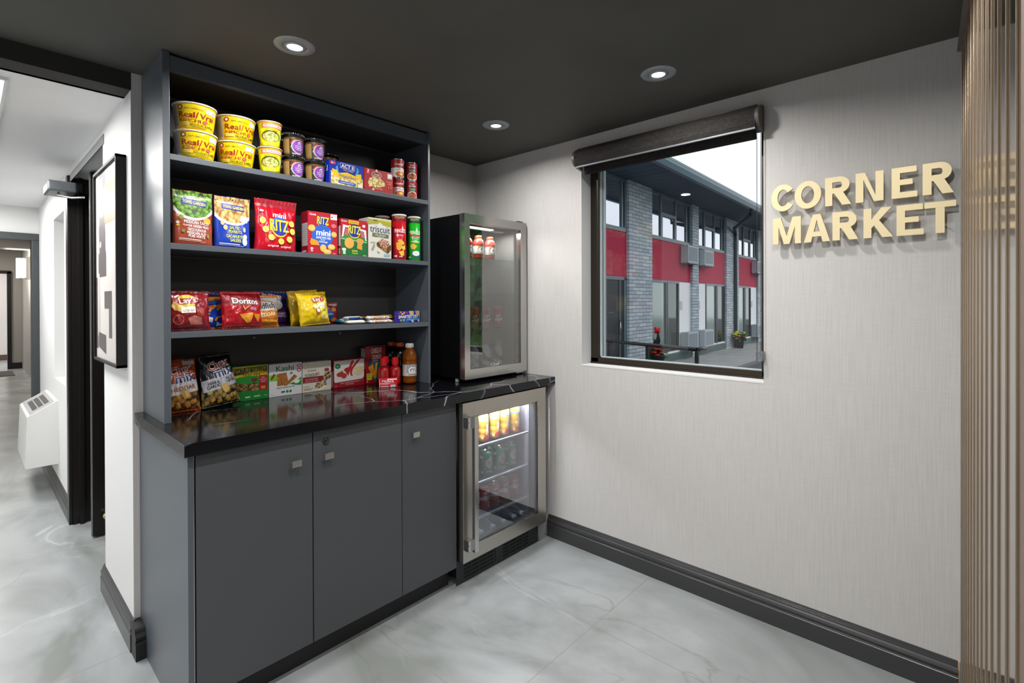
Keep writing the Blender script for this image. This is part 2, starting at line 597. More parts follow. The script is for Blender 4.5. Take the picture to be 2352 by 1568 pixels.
# cross wall with doorway at the corridor end
mb = MB()
mb.box(-3.4, 3.53, 0, -2.95, 3.63, 2.15, WHITE)
mb.box(-3.4, 3.53, 1.92, XC+.1, 3.63, 2.15, WHITE)
mb.box(-1.80, 3.53, 0, XC+.4, 3.63, 2.15, WHITE)
struct(mb, 'wall_corridor_end')
DGREY = M('dark_grey_door_casing', '#3c3f42', .4)
mb = MB()
mb.box(-3.0, 3.50, 1.866, -1.80, 3.65, 1.925, DGREY, .006)
mb.box(-1.862, 3.50, 0, -1.80, 3.65, 1.866, DGREY, .006)
mb.box(-3.0, 3.50, 0, -2.94, 3.65, 1.866, DGREY, .006)
struct(mb, 'trim_3')
# hall beyond
HALLW = M('hall_taupe_paint', '#a3a09b', .6)
mb = MB()
mb.box(-1.45, 3.63, 0, -1.35, 12, 2.5, HALLW)
mb.box(-3.4, 3.63, 0, -3.3, 12, 2.5, HALLW)
struct(mb, 'wall_hall_sides')
mb = MB(); mb.box(-3.4, 3.63, 2.45, -1.35, 14.5, 2.55, M('hall_ceiling', '#8d8b86', .6))
for y in (5.2, 7.2, 9.4): mb.box(-3.3, y, 2.25, -1.45, y+.35, 2.45, HALLW)
struct(mb, 'ceiling_hall')
mb = MB()
mb.box(-1.60, 12, 0, -1.35, 12.1, 2.45, HALLW); mb.box(-3.3, 12, 1.97, -1.6, 12.1, 2.45, HALLW)
mb.box(-3.3, 12, 0, -2.7, 12.1, 1.97, HALLW)
struct(mb, 'wall_hall_end')
mb = MB(); mb.box(-1.66, 11.96, 0, -1.60, 12.12, 1.97, BLACKM); mb.box(-2.8, 11.96, 1.93, -1.60, 12.12, 1.99, BLACKM)
mb.box(-2.8, 11.96, 0, -2.74, 12.12, 1.97, BLACKM); struct(mb, 'trim_4')
mb = MB(); mb.box(-3.3, 14.3, 0, -1.3, 14.4, 2.45, M('pink_white_wall', '#d9d3cf', .6)); mb.box(-3.3, 14.27, 0, -1.3, 14.3, .13, M('brown_base', '#5a443a', .5)); struct(mb, 'wall_hall_far')
mb = MB(); mb.box(-1.60, 11.97, 0, -1.45, 12.0, .12, BLACKM); struct(mb, 'baseboard_hall')
mb = MB(); mb.box(-2.7, 10.6, 0, -1.62, 11.5, .012, M('dark_grey_mat', '#4c4a48', .9)); tag(mb.obj('door_mat'), 'dark grey mat on the floor before the far hall doorway', 'mat')

# baseboards: moulded profile (distance from wall, height)
PROF = [(0, 0), (.017, 0), (.017, .068), (.014, .071), (.014, .074), (.0125, .076), (.016, .082), (.0165, .088), (.013, .096), (.009, .101), (.0085, .106), (.007, .107), (.007, .110), (.0055, .111), (.0055, .1145), (.004, .1155), (.004, .119), (0, .121)]
def base_x(x, sgn, y0, y1, name, m=BASEB):
    mb = MB(); mb.prism([(x+sgn*d, z) for d, z in PROF], 'y', y0, y1, m)
    return struct(mb, name)
base_x(0, -1, -2.349, -.60, 'baseboard_right')
mb = MB(); mb.prism([(XC-d, z) for d, z in PROF], 'y', -.017, .60, BASEB); struct(mb, 'baseboard_corridor')
mb = MB()
mb.prism([(0, 0), (-.095, 0), (-.095, .058), (-.088, .064), (-.088, .068), (-.094, .076), (-.094, .086), (-.084, .097), (-.080, .107), (-.074, .113), (0, .115)], 'x', XC-.014, -1.797, M('black_base_block', '#1c1c1b', .5))
struct(mb, 'baseboard_back')
mb = MB(); mb.prism([(XC-d, z) for d, z in PROF], 'y', 1.69, 3.5, BASEB); struct(mb, 'baseboard_corridor_far')

# corridor doorway: casing, far jamb, open door leaf
mb = MB()
mb.box(XC-.018, 1.61, 0, XC, 1.68, 2.10, DOORB, .004)
mb.box(XC-.005, .54, 2.06, XC+.0, 1.66, 2.105, M('grey_head_casing', '#77787a', .4))
mb.box(XC, 1.60, 0, XC+CW, 1.66, 2.09, DOORB)
mb.box(XC, .555, 0, XC+CW, .575, 2.09, DOORB)
mb.box(XC+.03, 1.575, 0, XC+.05, 1.60, 2.09, DOORB)
struct(mb, 'trim_5')
d1 = empty('door_1', (XC+.048, 1.28, 0), None, None); d1['kind'] = 'structure'
mb = MB(); mb.box(0, -.0, .012, .80, .045, 2.075, DOORB, .003)
mb.box(-.006, .002, .015, 0, .012, 2.07, M('door_edge_light', '#8e8f90', .4, .5))
mb.obj('door_leaf', d1)
mb = MB(); mb.lathe([(.012, 0), (.012, .045), (.02, .05), (.02, .065), (.0, .067)], NICK, 16, (.07, 0, .16), 'y'); 
mb2 = MB(); mb2.lathe([(.0, -.065), (.018, -.06), (.018, -.035), (.010, -.03), (.010, 0)], M('brass_stop', '#c9b98f', .25, 1), 16, (.055, 0, .13), 'y'); mb2.obj('door_stop', d1); mb.bm.free()
cl = empty('door_closer', (XC-.075, 1.47, 1.985), 'grey door closer box with a metal arm above the corridor doorway', 'door closer')
mb = MB(); mb.box(-.05, -.11, -.028, .075, .11, .03, M('closer_grey', '#6f7377', .4, .4), .012, 3); mb.obj('closer_body', cl)
mb = MB(); mb.tube([(0, -.06, -.03), (.0, -.06, -.045), (.05, -.12, -.06), (.095, -.18, -.06)], .006, NICK); mb.obj('closer_arm', cl)

# ------------------------------------------------------------------ window_1, blind, sign
w1 = bpy.data.objects.new('window_1', None); COL.objects.link(w1); w1['kind'] = 'structure'
GX = .094
mb = MB()
fo = (WY0, WY1, WZ0, WZ1)
FR = BRONZE
mb.box(GX-.005, WY0-.052, WZ0, GX+.07, WY0, WZ1, FR, .003)
mb.box(GX-.005, WY1, WZ0, GX+.07, WY1+.034, WZ1, FR, .003)
mb.box(GX-.005, WY1, WZ0, GX+.07, WY0, WZ0+.036, FR, .003)
mb.box(GX-.012, WY1, WZ0, GX+.0, WY0, WZ0+.012, FR, .002)
mb.box(GX-.005, WY1, WZ1-.036, GX+.07, WY0, WZ1, FR, .003)
mb.box(GX+.004, WY0-.040, WZ0+.03, GX+.012, WY0-.032, WZ1, M('bronze_bead', '#77706a', .4, .5))
mb.obj('window_frame', w1)
mb = MB()
mb.box(GX+.012, WY0-.058, WZ0+.036, GX+.03, WY0-.052, WZ1, VINYL); mb.box(GX+.03, WY0-.066, WZ0+.036, GX+.05, WY0-.063, WZ1, VINYL)
mb.box(GX+.012, WY1+.034, WZ0+.036, GX+.03, WY0-.052, WZ0+.041, VINYL); mb.box(GX+.012, WY1+.034, WZ0+.036, GX+.03, WY1+.037, WZ1, VINYL)
mb.obj('glazing_strip', w1)
mb = MB(); mb.box(GX+.034, WY1+.03, WZ0+.03, GX+.038, WY0-.05, WZ1-.03, WGLASS); mb.obj('glass_pane', w1)

FAB = M('charcoal_blind_fabric', '#3a3836', .9, spec=.2)
_a = tex(FAB, 'ShaderNodeTexNoise', coords(FAB, (500, 500, 30)), Scale=1.0, Detail=2.0)
_b = tex(FAB, 'ShaderNodeTexNoise', coords(FAB, (30, 30, 700)), Scale=1.0, Detail=2.0)
_s = mth(FAB, 'ADD', mth(FAB, 'MULTIPLY', _a.outputs['Fac'], .5), mth(FAB, 'MULTIPLY', _b.outputs['Fac'], .5))
L(FAB, ramp(FAB, _s, [(.40, '#2e2c2b'), (.60, '#464341')]), PB(FAB).inputs['Base Color'])
bl = empty('roller_blind', (0, -1.284, 2.115), 'charcoal fabric roller blind with curved valance, rolled up over the window', 'window blind')
prof = [(0, -.012), (0, .026), (-.045, .026), (-.066, .018), (-.078, .0), (-.081, -.025), (-.078, -.052), (-.068, -.072), (-.064, -.072), (-.072, -.052), (-.075, -.025), (-.072, -.002), (-.06, .014), (-.04, .02), (-.006, .02), (-.006, -.012)]
mb = MB(); mb.prism([(x, z) for x, z in prof], 'y', -.447, .447, FAB); mb.obj('valance', bl)
mb = MB(); mb.box(-.072, -.447, -.078, -.062, .447, -.070, M('blind_trim_metal', '#85878a', .5, .2), .002)
mb.box(-.05, -.447, .0245, -.04, .447, .028, M('blind_top_trim', '#5d5843', .4)); mb.obj('valance_trim', bl)
PROFE = [(0, .03)]+[(-.083*math.sin(t)**.7, -.023+.051*math.cos(t)) for t in [PI*k/20 for k in range(1, 20)]]+[(0, -.078)]
for y in (-.461, .447):
    mb = MB(); mb.prism(PROFE, 'y', y, y+.014, M('blind_end_cap', '#6f685f', .4, .2)); mb.obj('end_cap', bl)
mb = MB(); mb.lathe([(.024, -.44), (.024, .44)], FAB, 20, (-.035, 0, -.02), 'y'); mb.obj('roller_tube', bl)
mb = MB(); mb.box(-.006, -.432, -.097, -.004, .432, -.02, FAB); mb.box(-.010, -.432, -.103, -.001, .432, -.088, FAB, .003); mb.obj('blind_fabric', bl)
mb = MB()
BEAD = M('blind_chain_grey', '#3a3f42', .3, .5)
_bp = []
zz = 1.10
for col, yy in ((0, -1.722), (1, -1.737)):
    z = 1.11
    while z < 2.03:
        b = bmesh.new(); bmesh.ops.create_icosphere(b, subdivisions=1, radius=.0021)
        q = Vector((-.02, yy+1.284, z-2.115)); mb.merge(b, BEAD, True, lambda co: co+q)
        z += .0062
mb.tube([(-.02, -.438, 2.03-2.115), (-.02, -.438, 1.11-2.115)], .0008, BEAD, 4); mb.tube([(-.02, -.453, 2.03-2.115), (-.02, -.453, 1.11-2.115)], .0008, BEAD, 4)
mb.tube([(-.02+0, -.4455+.0085*math.cos(t), 1.108-2.115+.011*math.sin(t)) for t in [PI+PI*k/8 for k in range(9)]], .0018, BEAD, 6)
mb.obj('bead_chain', bl)
mb = MB(); mb.box(-.028, -.463, 1.085-2.115, -.0, -.435, 1.125-2.115, M('clear_tensioner', '#c9cfd0', .1, 0, trans=.8), .005, 3); mb.obj('chain_tensioner', bl)

_of = [0]
def next_off():
    _of[0] = (_of[0]+1) % 7
    return _of[0]*6e-5
def glyph(ch, w, h):
    t, b = .0235, .0200
    def arc(cx, cy, rx, ry, ix, iy, a0, a1, n=20):
        o = []
        for k in range(n):
            p, q = R(a0+(a1-a0)*k/n), R(a0+(a1-a0)*(k+1)/n)
            o.append([(cx+rx*math.cos(p), cy+ry*math.sin(p)), (cx+rx*math.cos(q), cy+ry*math.sin(q)), (cx+ix*math.cos(q), cy+iy*math.sin(q)), (cx+ix*math.cos(p), cy+iy*math.sin(p))])
        return o
    def rc(x0, y0, x1, y1):
        return [(x0, y0), (x1, y0), (x1, y1), (x0, y1)]
    if ch == 'C':
        return arc(w*.54, h/2, w*.54, h/2, w*.54-t, h/2-b, 36, 324, 32)
    if ch == 'O':
        return arc(w/2, h/2, w/2, h/2, w/2-t, h/2-b, 0, 360, 40)
    if ch == 'R':
        cy = h*.71; ry = h-cy; cx = w*.54; rx = w*.40
        return [rc(0, 0, t, h), rc(t, h-b, cx, h), rc(t, cy-ry, cx, cy-ry+b)]+arc(cx, cy, rx, ry, rx-t, ry-b, -90, 90, 18)+[[(w*.34, cy-ry+.002), (w*.34+t*1.25, cy-ry+.004), (w, 0), (w-t*1.2, 0)]]
    if ch == 'N':
        return [rc(0, 0, t, h), rc(w-t, 0, w, h), [(t*.9, h), (t*1.2, h), (w-t, b*1.1), (w-t, 0), (w-t*1.2, 0), (t, h-b*1.3)]]
    if ch == 'E':
        return [rc(0, 0, t, h), rc(t, h-b, w*.97, h), rc(t, 0, w, b), rc(t, h*.5-b*.42, w*.82, h*.5+b*.52)]
    if ch == 'M':
        return [rc(0, 0, t*.9, h), rc(w-t*.9, 0, w, h), [(t*.85, h), (t*1.25, h), (w/2, h*.30), (w/2, 0), (w/2-t*.42, 0), (t*.9, h-b*1.9)], [(w-t*.85, h), (w-t*1.25, h), (w/2, h*.30), (w/2, 0), (w/2+t*.42, 0), (w-t*.9, h-b*1.9)]]
    if ch == 'A':
        return [[(0, 0), (t*1.05, 0), (w/2, h*.80), (w/2, h), (w/2-t*.55, h)], [(w, 0), (w-t*1.05, 0), (w/2, h*.80), (w/2, h), (w/2+t*.55, h)], rc(w*.26, h*.20, w*.74, h*.20+b*.92)]
    if ch == 'K':
        return [rc(0, 0, t, h), [(t*.9, h*.30), (t*.9, h*.58), (w-t*1.45, h), (w-t*.15, h)], [(w*.30, h*.52), (w*.46, h*.68), (w, 0), (w-t*1.3, 0)]]
    return [rc(w/2-t/2, 0, w/2+t/2, h-b), rc(0, h-b, w, h)]

LET = [('C', -1.781, -1.862, 0), ('O', -1.866, -1.957, 0), ('R', -1.970, -2.053, 0), ('N', -2.067, -2.150, 0), ('E', -2.173, -2.244, 0), ('R', -2.258, -2.338, 0),
       ('M', -1.787, -1.888, 1), ('A', -1.898, -1.986, 1), ('R', -1.994, -2.075, 1), ('K', -2.091, -2.177, 1), ('E', -2.187, -2.261, 1), ('T', -2.263, -2.344, 1)]
ORD = ['first', 'second', 'third', 'fourth', 'fifth', 'sixth']
cnt = {0: 0, 1: 0}
sg = {}
for ch, ya, yb, row in LET:
    z0, z1 = ((1.693, 1.800) if row == 0 else (1.561, 1.667))
    cy, cz = (ya+yb)/2, (z0+z1)/2
    mb = MB()
    for poly in glyph(ch, abs(yb-ya), z1-z0):
        mb.prism([(abs(yb-ya)/2-px, py-(z1-z0)/2) for px, py in poly], 'x', -.036+next_off(), -.024, GOLD)
    o = mb.obj('sign_letter', None, (0, cy, cz))
    w = 'CORNER' if row == 0 else 'MARKET'
    tag(o, 'brushed gold wall letter %s, %s letter of the sign word %s' % (ch, ORD[cnt[row]], w), 'sign letter', 'gold letters of the wall sign')
    cnt[row] += 1
    mb = MB()
    fy = (ya-.011 if ch != 'T' else cy)-cy
    mb.lathe([(.003, -.0245), (.003, 0)], NICK, 8, (0, fy, -.02 if ch != 'A' else -.045), 'x'); mb.obj('standoff_stud', o)

# ------------------------------------------------------------------ mirrored fluted wall at the right
mp = empty('mirrored_wall_panel', (0, -2.357, 0), 'bronze mirrored wall panel with thin vertical ribs beside the gold lettering', 'wall panel', rot=(0, 0, R(2.8)))
MIRR = M('bronze_mirror', '#c4bbb2', .10, 1)
MIRR = bpy.data.materials['bronze_mirror']
mb = MB(); mb.box(-1.44, -.012, 0, -.001, 0, H-.004, MIRR); mb.obj('mirror_sheet', mp)
RIB = M('champagne_rib', '#a08d78', .3, .6)
for k in range(13):
    x = -.05-.1085*k
    mb = MB(); mb.box(x-.006, 0, 0, x, .0024, H-.004, RIB, .0005); mb.obj('rib', mp)
mb = MB(); mb.box(-1.44, 0, 2.165, -.004, .012, 2.172, M('panel_rail', '#8b8681', .3, .8)); mb.obj('top_rail', mp)
mb = MB(); mb.box(-1.86, -.05, 0, -1.44, .0062, H-.004, M('brown_end_post', '#6d5c50', .6)); mb.obj('end_post', mp)
mb = MB(); mb.box(-.010, -2.354, 0, -.0, -2.349, .122, M('baseboard_gold_end', '#c6a983', .4)); struct(mb, 'trim_6')

# ------------------------------------------------------------------ downlights
LENS = M('lamp_lens', '#f4f8ff', .4, emit=9)
TRIM = M('downlight_trim_grey', '#a3aaad', .4, .3)
def downlight(x, y, label, w=LAMPW, z=H, tilt=0, rz=0):
    e = empty('recessed_downlight', (x, y, z), label, 'ceiling light', 'recessed ceiling lights')
    mb = MB(); mb.lathe([(.037, -.0005), (.037, -.004), (.040, -.006), (.060, -.005), (.066, -.002), (.067, 0)], TRIM, 48, cap=False); mb.obj('trim_ring', e)
    g = MB(); g.lathe([(.0355, .0), (.0355, -.0055), (.027, -.007), (.025, -.004), (.025, -.001)], TRIM, 40, cap=False); g.obj('gimbal_ring', e)
    l = MB(); l.lathe([(0, -.0045), (.014, -.0042), (.0245, -.0030), (.0245, -.001)], LENS, 32, cap=False); l.obj('lens', e)
    ld = bpy.data.lights.new('lamp', 'AREA'); ld.shape = 'DISK'; ld.size = .07; ld.energy = w; ld.color = (1.0, .985, .96)
    ld.spread = R(165)
    lo = bpy.data.objects.new('lamp', ld); COL.objects.link(lo); lo.parent = e; lo.location = (0, 0, -.012)
    return e
downlight(-1.479, -.66, 'round recessed ceiling light over the left end of the shelves', 10)
downlight(-.453, -.628, 'round recessed ceiling light above the tall stainless cooler', 6)
downlight(-.43, -1.485, 'round recessed ceiling light nearest the window blind', 7.5)
for i, (x, y) in enumerate(((-1.1, -2.15), (-1.45, -1.5), (-2.55, -1.5), (-2.55, -3.3), (-3.7, -.8), (-3.7, -2.2), (-3.7, -3.8), (-5.0, -1.5), (-5.0, -3.3))):  # unseen lamps, added to raise the light level in the room
    downlight(x, y, 'round recessed ceiling light added out of view to brighten the room')
def area(name, loc, sx, sy, w, col=(1, 1, 1), rot=(0, 0, 0), par=None):
    ld = bpy.data.lights.new(name, 'AREA'); ld.shape = 'RECTANGLE'; ld.size = sx; ld.size_y = sy; ld.energy = w; ld.color = col
    o = bpy.data.objects.new(name, ld); COL.objects.link(o); o.location = loc; o.rotation_euler = rot
    if par: o.parent = par
    return o
# corridor lamps
cp = empty('ceiling_panel_light', (-2.38, .85, 2.15), 'flat white ceiling light panel in the corridor at the left edge', 'ceiling light')
mb = MB(); mb.box(-.24, -.66, -.012, .24, .66, 0, M('panel_frame', '#e4e5e5', .5)); mb.obj('panel_frame', cp)
mb = MB(); mb.box(-.23, -.65, -.014, .23, .65, -.012, M('panel_diffuser', '#f2f4f5', .5, emit=1.0)); mb.obj('diffuser', cp)
area('lamp', (0, 0, -.02), .46, 1.3, 36, (1, .99, .98), par=cp)
cp2 = empty('ceiling_panel_light', (-2.4, 2.7, 2.15), 'added ceiling light panel, out of view farther down the corridor', 'ceiling light')  # unseen panel, added to spread light along the corridor
mb = MB(); mb.box(-.24, -.3, -.012, .24, .3, 0, M('panel_frame', '#e4e5e5', .5)); mb.obj('panel_frame', cp2)
area('lamp', (0, 0, -.02), .46, .6, 26, (1, .99, .98), par=cp2)
sc = empty('wall_sconce', (-1.5, 9.9, 1.95), 'bright white cylindrical wall lamp in the far hall', 'wall light')
mb = MB(); mb.lathe([(0, -.17), (.055, -.17), (.06, -.16), (.06, .16), (.055, .17), (0, .17)], M('sconce_glow', '#ffffff', .4, emit=3), 24, (-.075, 0, 0)); mb.obj('glass_shade', sc)
mb = MB(); mb.box(-.012, -.06, -.20, .05, .06, .2, NICK, .005); mb.lathe([(.065, -.19), (.065, -.172)], NICK, 20, (-.075, 0, 0)); mb.obj('bracket', sc)
area('lamp', (-.3, 0, 0), .2, .3, 25, (1, .93, .85), (0, R(-90), 0), par=sc)
hd = []
for y in (6.2, 8.4, 11):
    e = empty('recessed_downlight', (-2.3, y, 2.45), 'recessed ceiling light in the far hall', 'ceiling light', 'far hall ceiling lights')
    m_ = MB(); m_.lathe([(.0, -.004), (.06, -.004), (.07, 0)], LENS, 20); m_.obj('lens', e)
    area('lamp', (0, 0, -.02), .15, .15, 22, (1, .93, .84), par=e)
e = empty('recessed_downlight', (-2.3, 13.2, 2.45), 'recessed ceiling light beyond the far doorway', 'ceiling light')
m_ = MB(); m_.lathe([(.0, -.004), (.06, -.004), (.07, 0)], LENS, 20); m_.obj('lens', e)
area('lamp', (0, 0, -.02), .15, .15, 40, (1, .95, .9), par=e)

# ------------------------------------------------------------------ art, heater
ar = empty('framed_artwork', (XC, .34, 1.498), 'tall black framed abstract print of grey and tan blocks on the corridor wall', 'picture')
AW, AH = .255, .421
mb = MB()
for a, b, c, d in ((-AW, -AH, AW, -AH+.012), (-AW, AH-.012, AW, AH), (-AW, -AH, -AW+.012, AH), (AW-.012, -AH, AW, AH)):
    mb.box(-.036, a, b, -.001, c, d, BLACKM, .001)
mb.obj('frame', ar)
mb = MB()
mb.box(-.026, -AW+.012, -AH+.012, -.004, AW-.012, AH-.012, M('art_paper', '#bdb8b4', .7))
Wa, Ha = 2*AW-.024, 2*AH-.024
# u runs from the far edge (image left) to the near edge (image right)
fart = lambda u, v, h: Vector((-.026-h, AW-.012-u, -AH+.012+v))
G1 = '#575050'
mb.decal([('r', 17, 72, 45, 100, G1), ('r', 22, 76, 34, 97, '#bdb8b4'), ('r', 36, 69, 100, 71, '#bdb8b4'), ('r', 42, 71, 95, 92, '#9c7448', 0),
          ('p', [(14, 72), (45, 72), (45, 57), (48, 57), (48, 44), (12, 44), (12, 57), (17, 57)], G1), ('r', 0, 5, 9, 44, G1), ('r', 7, 12, 17, 46, '#bdb8b4'),
          ('e', 22, 61.5, 4, 1.8, '#bdb8b4'), ('r', 40, 27, 72, 36, G1), ('r', 60, 12, 72, 27, G1), ('p', [(12, 6), (46, 3), (46, 13), (12, 14)], G1)], Wa, Ha, fart)
mb.obj('print', ar)
ht = empty('wall_heater', (XC, 2.62, .22), 'white wall mounted heater with sloping top grille in the corridor', 'heater')
HW = M('heater_white', '#dcdcda', .35)
mb = MB(); mb.prism([(0, 0), (-.165, 0), (-.168, .01), (-.155, .345), (-.148, .352), (-.010, .435), (0, .435)], 'y', -.33, .33, HW); mb.obj('heater_body', ht)
mb = MB()
n_ = Vector((-.083, 0, .138)).normalized()
def slope(a, y, h):
    p = Vector((-.148, 0, .352)).lerp(Vector((-.010, 0, .435)), a); return Vector((p.x, y, p.z))+n_*h
mb.face([slope(.05, -.31, .001), slope(.95, -.31, .001), slope(.95, .31, .001), slope(.05, .31, .001)], M('heater_grey_panel', '#9c9c9a', .5))
for k in range(3):
    a = .2+.22*k
    mb.face([slope(a, -.22, .002), slope(a+.18, -.22, .002), slope(a+.18, .2, .002), slope(a, .2, .002)], M('heater_grille', '#3e4042', .5))
mb.obj('air_grille', ht)

# ------------------------------------------------------------------ base cabinets
XA = -1.796; YD = -.62
c1 = empty('base_cabinet', (-1.406, -.3, 0), 'charcoal base cabinet with two doors under the left of the black countertop', 'cabinet')
def put(mb, name, par, **k):
    # geometry given in world space, re-expressed in the parent's frame
    mi = par.matrix_basis.inverted()
    for v in mb.bm.verts:
        v.co = mi @ v.co
    return mb.obj(name, par, **k)
mb = MB(); mb.box(XA, YD, 0, XA+.016, -.001, .868, CAB, .001); put(mb, 'side_panel', c1)
mb = MB(); mb.box(XA+.017, YD+.022, .1, -1.0165, -.001, .868, CABIN); put(mb, 'carcass', c1)
mb = MB(); mb.box(XA+.017, YD+.06, 0, -1.0165, YD+.08, .1, KICK); put(mb, 'toe_kick', c1)
def door(par, x0, x1, kx, lock=None):
    mb = MB(); mb.box(x0, YD, .1, x1, YD+.02, .862, CABD, .0008); d = put(mb, 'door', par)
    mb = MB(); mb.box(kx-.017, YD-.024, .7585, kx+.017, YD-.020, .7815, NICK, .0015); mb.lathe([(.005, 0), (.005, .021)], NICK, 12, (kx, YD-.021, .77), 'y'); k = put(mb, 'knob', par); 
    k.parent = d; k.matrix_parent_inverse = Matrix()
    if lock:
        mb = MB(); mb.lathe([(0, -.006), (.010, -.006), (.0125, -.003), (.0125, 0)], BLACKG, 24, (lock, YD, .821), 'y'); mb.box(lock-.001, YD-.0068, .816, lock+.001, YD-.006, .826, CHROME); q = put(mb, 'lock', par); q.parent = d; q.matrix_parent_inverse = Matrix()
    return d
mb = MB(); mb.box(XA+.0165, YD+.004, .1, XA+.0185, YD+.02, .862, STEELS); put(mb, 'edge_strip', c1)
door(c1, XA+.022, -1.404, -1.470)
door(c1, -1.400, -1.0175, -1.350, -1.352)
c2 = empty('base_cabinet', (-.862, -.3, 0), 'narrow charcoal base cabinet with one door beside the glass-door drinks fridge', 'cabinet')
mb = MB(); mb.box(-1.0155, YD+.022, .1, -.716, -.001, .868, CABIN); put(mb, 'carcass', c2)
mb = MB(); mb.box(-1.0155, YD+.06, 0, -.716, YD+.08, .1, KICK); put(mb, 'toe_kick', c2)
door(c2, -1.0145, -.716, -.958)
mb = MB(); mb.box(-1.8114, -.648, .8695, -.0005, -.0005, .91, QUARTZ, .0015, 2)
tag(mb.obj('countertop'), 'black white-veined quartz countertop running over the cabinets and fridge', 'countertop')

# ------------------------------------------------------------------ shelf unit (hutch)
HX0, HX1, HY = -1.7831, -.6136, -.3039
hu = empty('shelf_unit', ((HX0+HX1)/2, -.15, .91), 'tall charcoal open shelf unit stocked with snacks on the black countertop', 'shelf unit')
mb = MB(); mb.box(HX0, HY, .9105, HX0+.0215, -.0005, 2.214, CAB, .0008); put(mb, 'side_panel', hu)
mb = MB(); mb.box(HX1-.0115, HY, .9105, HX1, -.0005, 2.214, CAB, .0008); put(mb, 'side_panel', hu)
XI0, XI1 = HX0+.0215, HX1-.0115
mb = MB(); mb.box(XI0, -.012, .9105, XI1, -.0005, 2.2, CABIN); put(mb, 'back_panel', hu)
mb = MB(); mb.box(XI0, HY+.004, 2.1514, XI1, HY+.022, 2.205, CAB, .0008); put(mb, 'fascia', hu)
mb = MB(); mb.box(XI0, HY+.022, 2.16, XI1, -.012, 2.176, CABIN); put(mb, 'top_board', hu)
SZ = (1.859, 1.5445, 1.2289)
for z in SZ:
    mb = MB(); mb.box(XI0, HY+.001, z-.0207, XI1, -.012, z, CAB, .0008); put(mb, 'shelf', hu)
mb = MB()
for z in (2.150, 1.832, 1.518):
    mb.box(XI0, -.0135, z, XI1, -.012, z+.0022, M('lit_seam_strip', '#77767a', .4))  # paler strip drawn in for the lit line along the back seam
put(mb, 'back_seam', hu)
for x in (-1.377, -.964):
    mb = MB(); mb.lathe([(0, -.0165), (.004, -.016), (.0055, -.012)], M('screw_cap', '#b9bcbc', .4), 14, (x, 0, 1.1765), 'y'); put(mb, 'screw_cap', hu)

# ------------------------------------------------------------------ under-counter drinks fridge
FX0, FX1, FYD = -.706, -.096, -.655
fr = empty('drinks_fridge', ((FX0+FX1)/2, -.3, 0), 'stainless steel under-counter drinks fridge with a glass door and long bar handle', 'fridge')
LIN = M('fridge_liner_grey', '#83818c', .5)
mb = MB()
mb.box(FX0+.005, -.598, .04, FX0+.045, -.03, .862, BLACKP)
mb.box(FX1-.045-.03, -.598, .148, FX1-.005, -.03, .862, LIN); mb.box(FX1-.045-.03, -.598, .04, FX1-.005, -.03, .148, BLACKP)
mb.box(FX0+.045, -.07, .04, FX1-.07, -.03, .862, LIN)
mb.box(FX0+.045, -.598, .82, FX1-.07, -.03, .862, LIN)
mb.box(FX0+.045, -.598, .04, FX1-.07, -.03, .148, BLACKP)
mb.box(FX1-.0055, -.598, .04, FX1-.004, -.03, .862, BLACKP)
put(mb, 'fridge_cabinet', fr)
mb = MB()
gx0, gx1, gz0, gz1 = -.636, -.161, .190, .798
mb.box(FX0, FYD, .124, gx0, FYD+.052, .8645, STEEL, .0015)
mb.box(gx1, FYD, .124, FX1, FYD+.052, .8645, STEEL, .0015)
mb.box(gx0, FYD, .124, gx1, FYD+.052, gz0, STEEL)
mb.box(gx0, FYD, gz1, gx1, FYD+.052, .8645, STEEL)
dr = put(mb, 'door_frame', fr)
mb = MB()
for a in ((gx0, gz0, gx0+.002, gz1), (gx1-.002, gz0, gx1, gz1), (gx0, gz0, gx1, gz0+.002), (gx0, gz1-.002, gx1, gz1)):
    mb.box(a[0], FYD-.0008, a[1], a[2], FYD+.004, a[3], STEELS)
put(mb, 'door_trim', fr)
mb = MB(); mb.box(gx0, FYD+.006, gz0, gx1, FYD+.010, gz1, COOLG2); put(mb, 'door_glass', fr)
mb = MB()
for a in ((gx0-.004, gz0, gx0+.012, gz1), (gx1-.012, gz0, gx1, gz1), (gx0, gz0-.03, gx1, gz0-.018), (gx0, gz1-.010, gx1, gz1)):
    mb.box(a[0], FYD+.012, a[1], a[2], FYD+.05, a[3], M('door_gasket', '#20252c', .5))
put(mb, 'door_gasket', fr)
mb = MB(); mb.box(-.677, FYD-.048, .181, -.652, FYD-.030, .806, STEELS, .0015); hb = put(mb, 'handle', fr)
for z in (.752, .188):
    mb = MB(); mb.box(-.704, FYD-.034, z, -.668, FYD, z+.050, STEELS, .0015); mb.lathe([(0, -.0006), (.0022, -.0006), (.0022, 0)], GAP, 10, (-.700, FYD-.034, z+.03), 'y'); put(mb, 'handle_bracket', fr)
VENT = M('vent_plate', '#25292c', .45)
mb = MB(); mb.box(FX0+.005, -.6015, .0, FX1-.004, -.5985, .118, VENT); mb.box(-.44, -.604, .02, -.402, -.60, .112, VENT, .001)
for (a, b) in ((-.655, -.45), (-.385, -.18)):
    for r_ in range(5):
        for c_ in range(4):
            w_ = (b-a)/4
            mb.box(a+c_*w_+.002, -.6025, .018+.018*r_, a+(c_+1)*w_-.003, -.60, .027+.018*r_, GAP)
put(mb, 'vent_grille', fr)
mb = MB(); mb.box(-.155, FYD+.01, .114, -.102, FYD+.035, .122, NICK, .001); put(mb, 'hinge', fr)
for z in (.628, .449, .275):
    mb = MB(); mb.box(-.655, -.598, z-.006, -.178, -.09, z-.001, SHELFG); mb.box(-.655, -.602, z-.009, -.178, -.592, z, M('shelf_front_strip', '#c4c8d2', .35), .001); put(mb, 'shelf', fr)
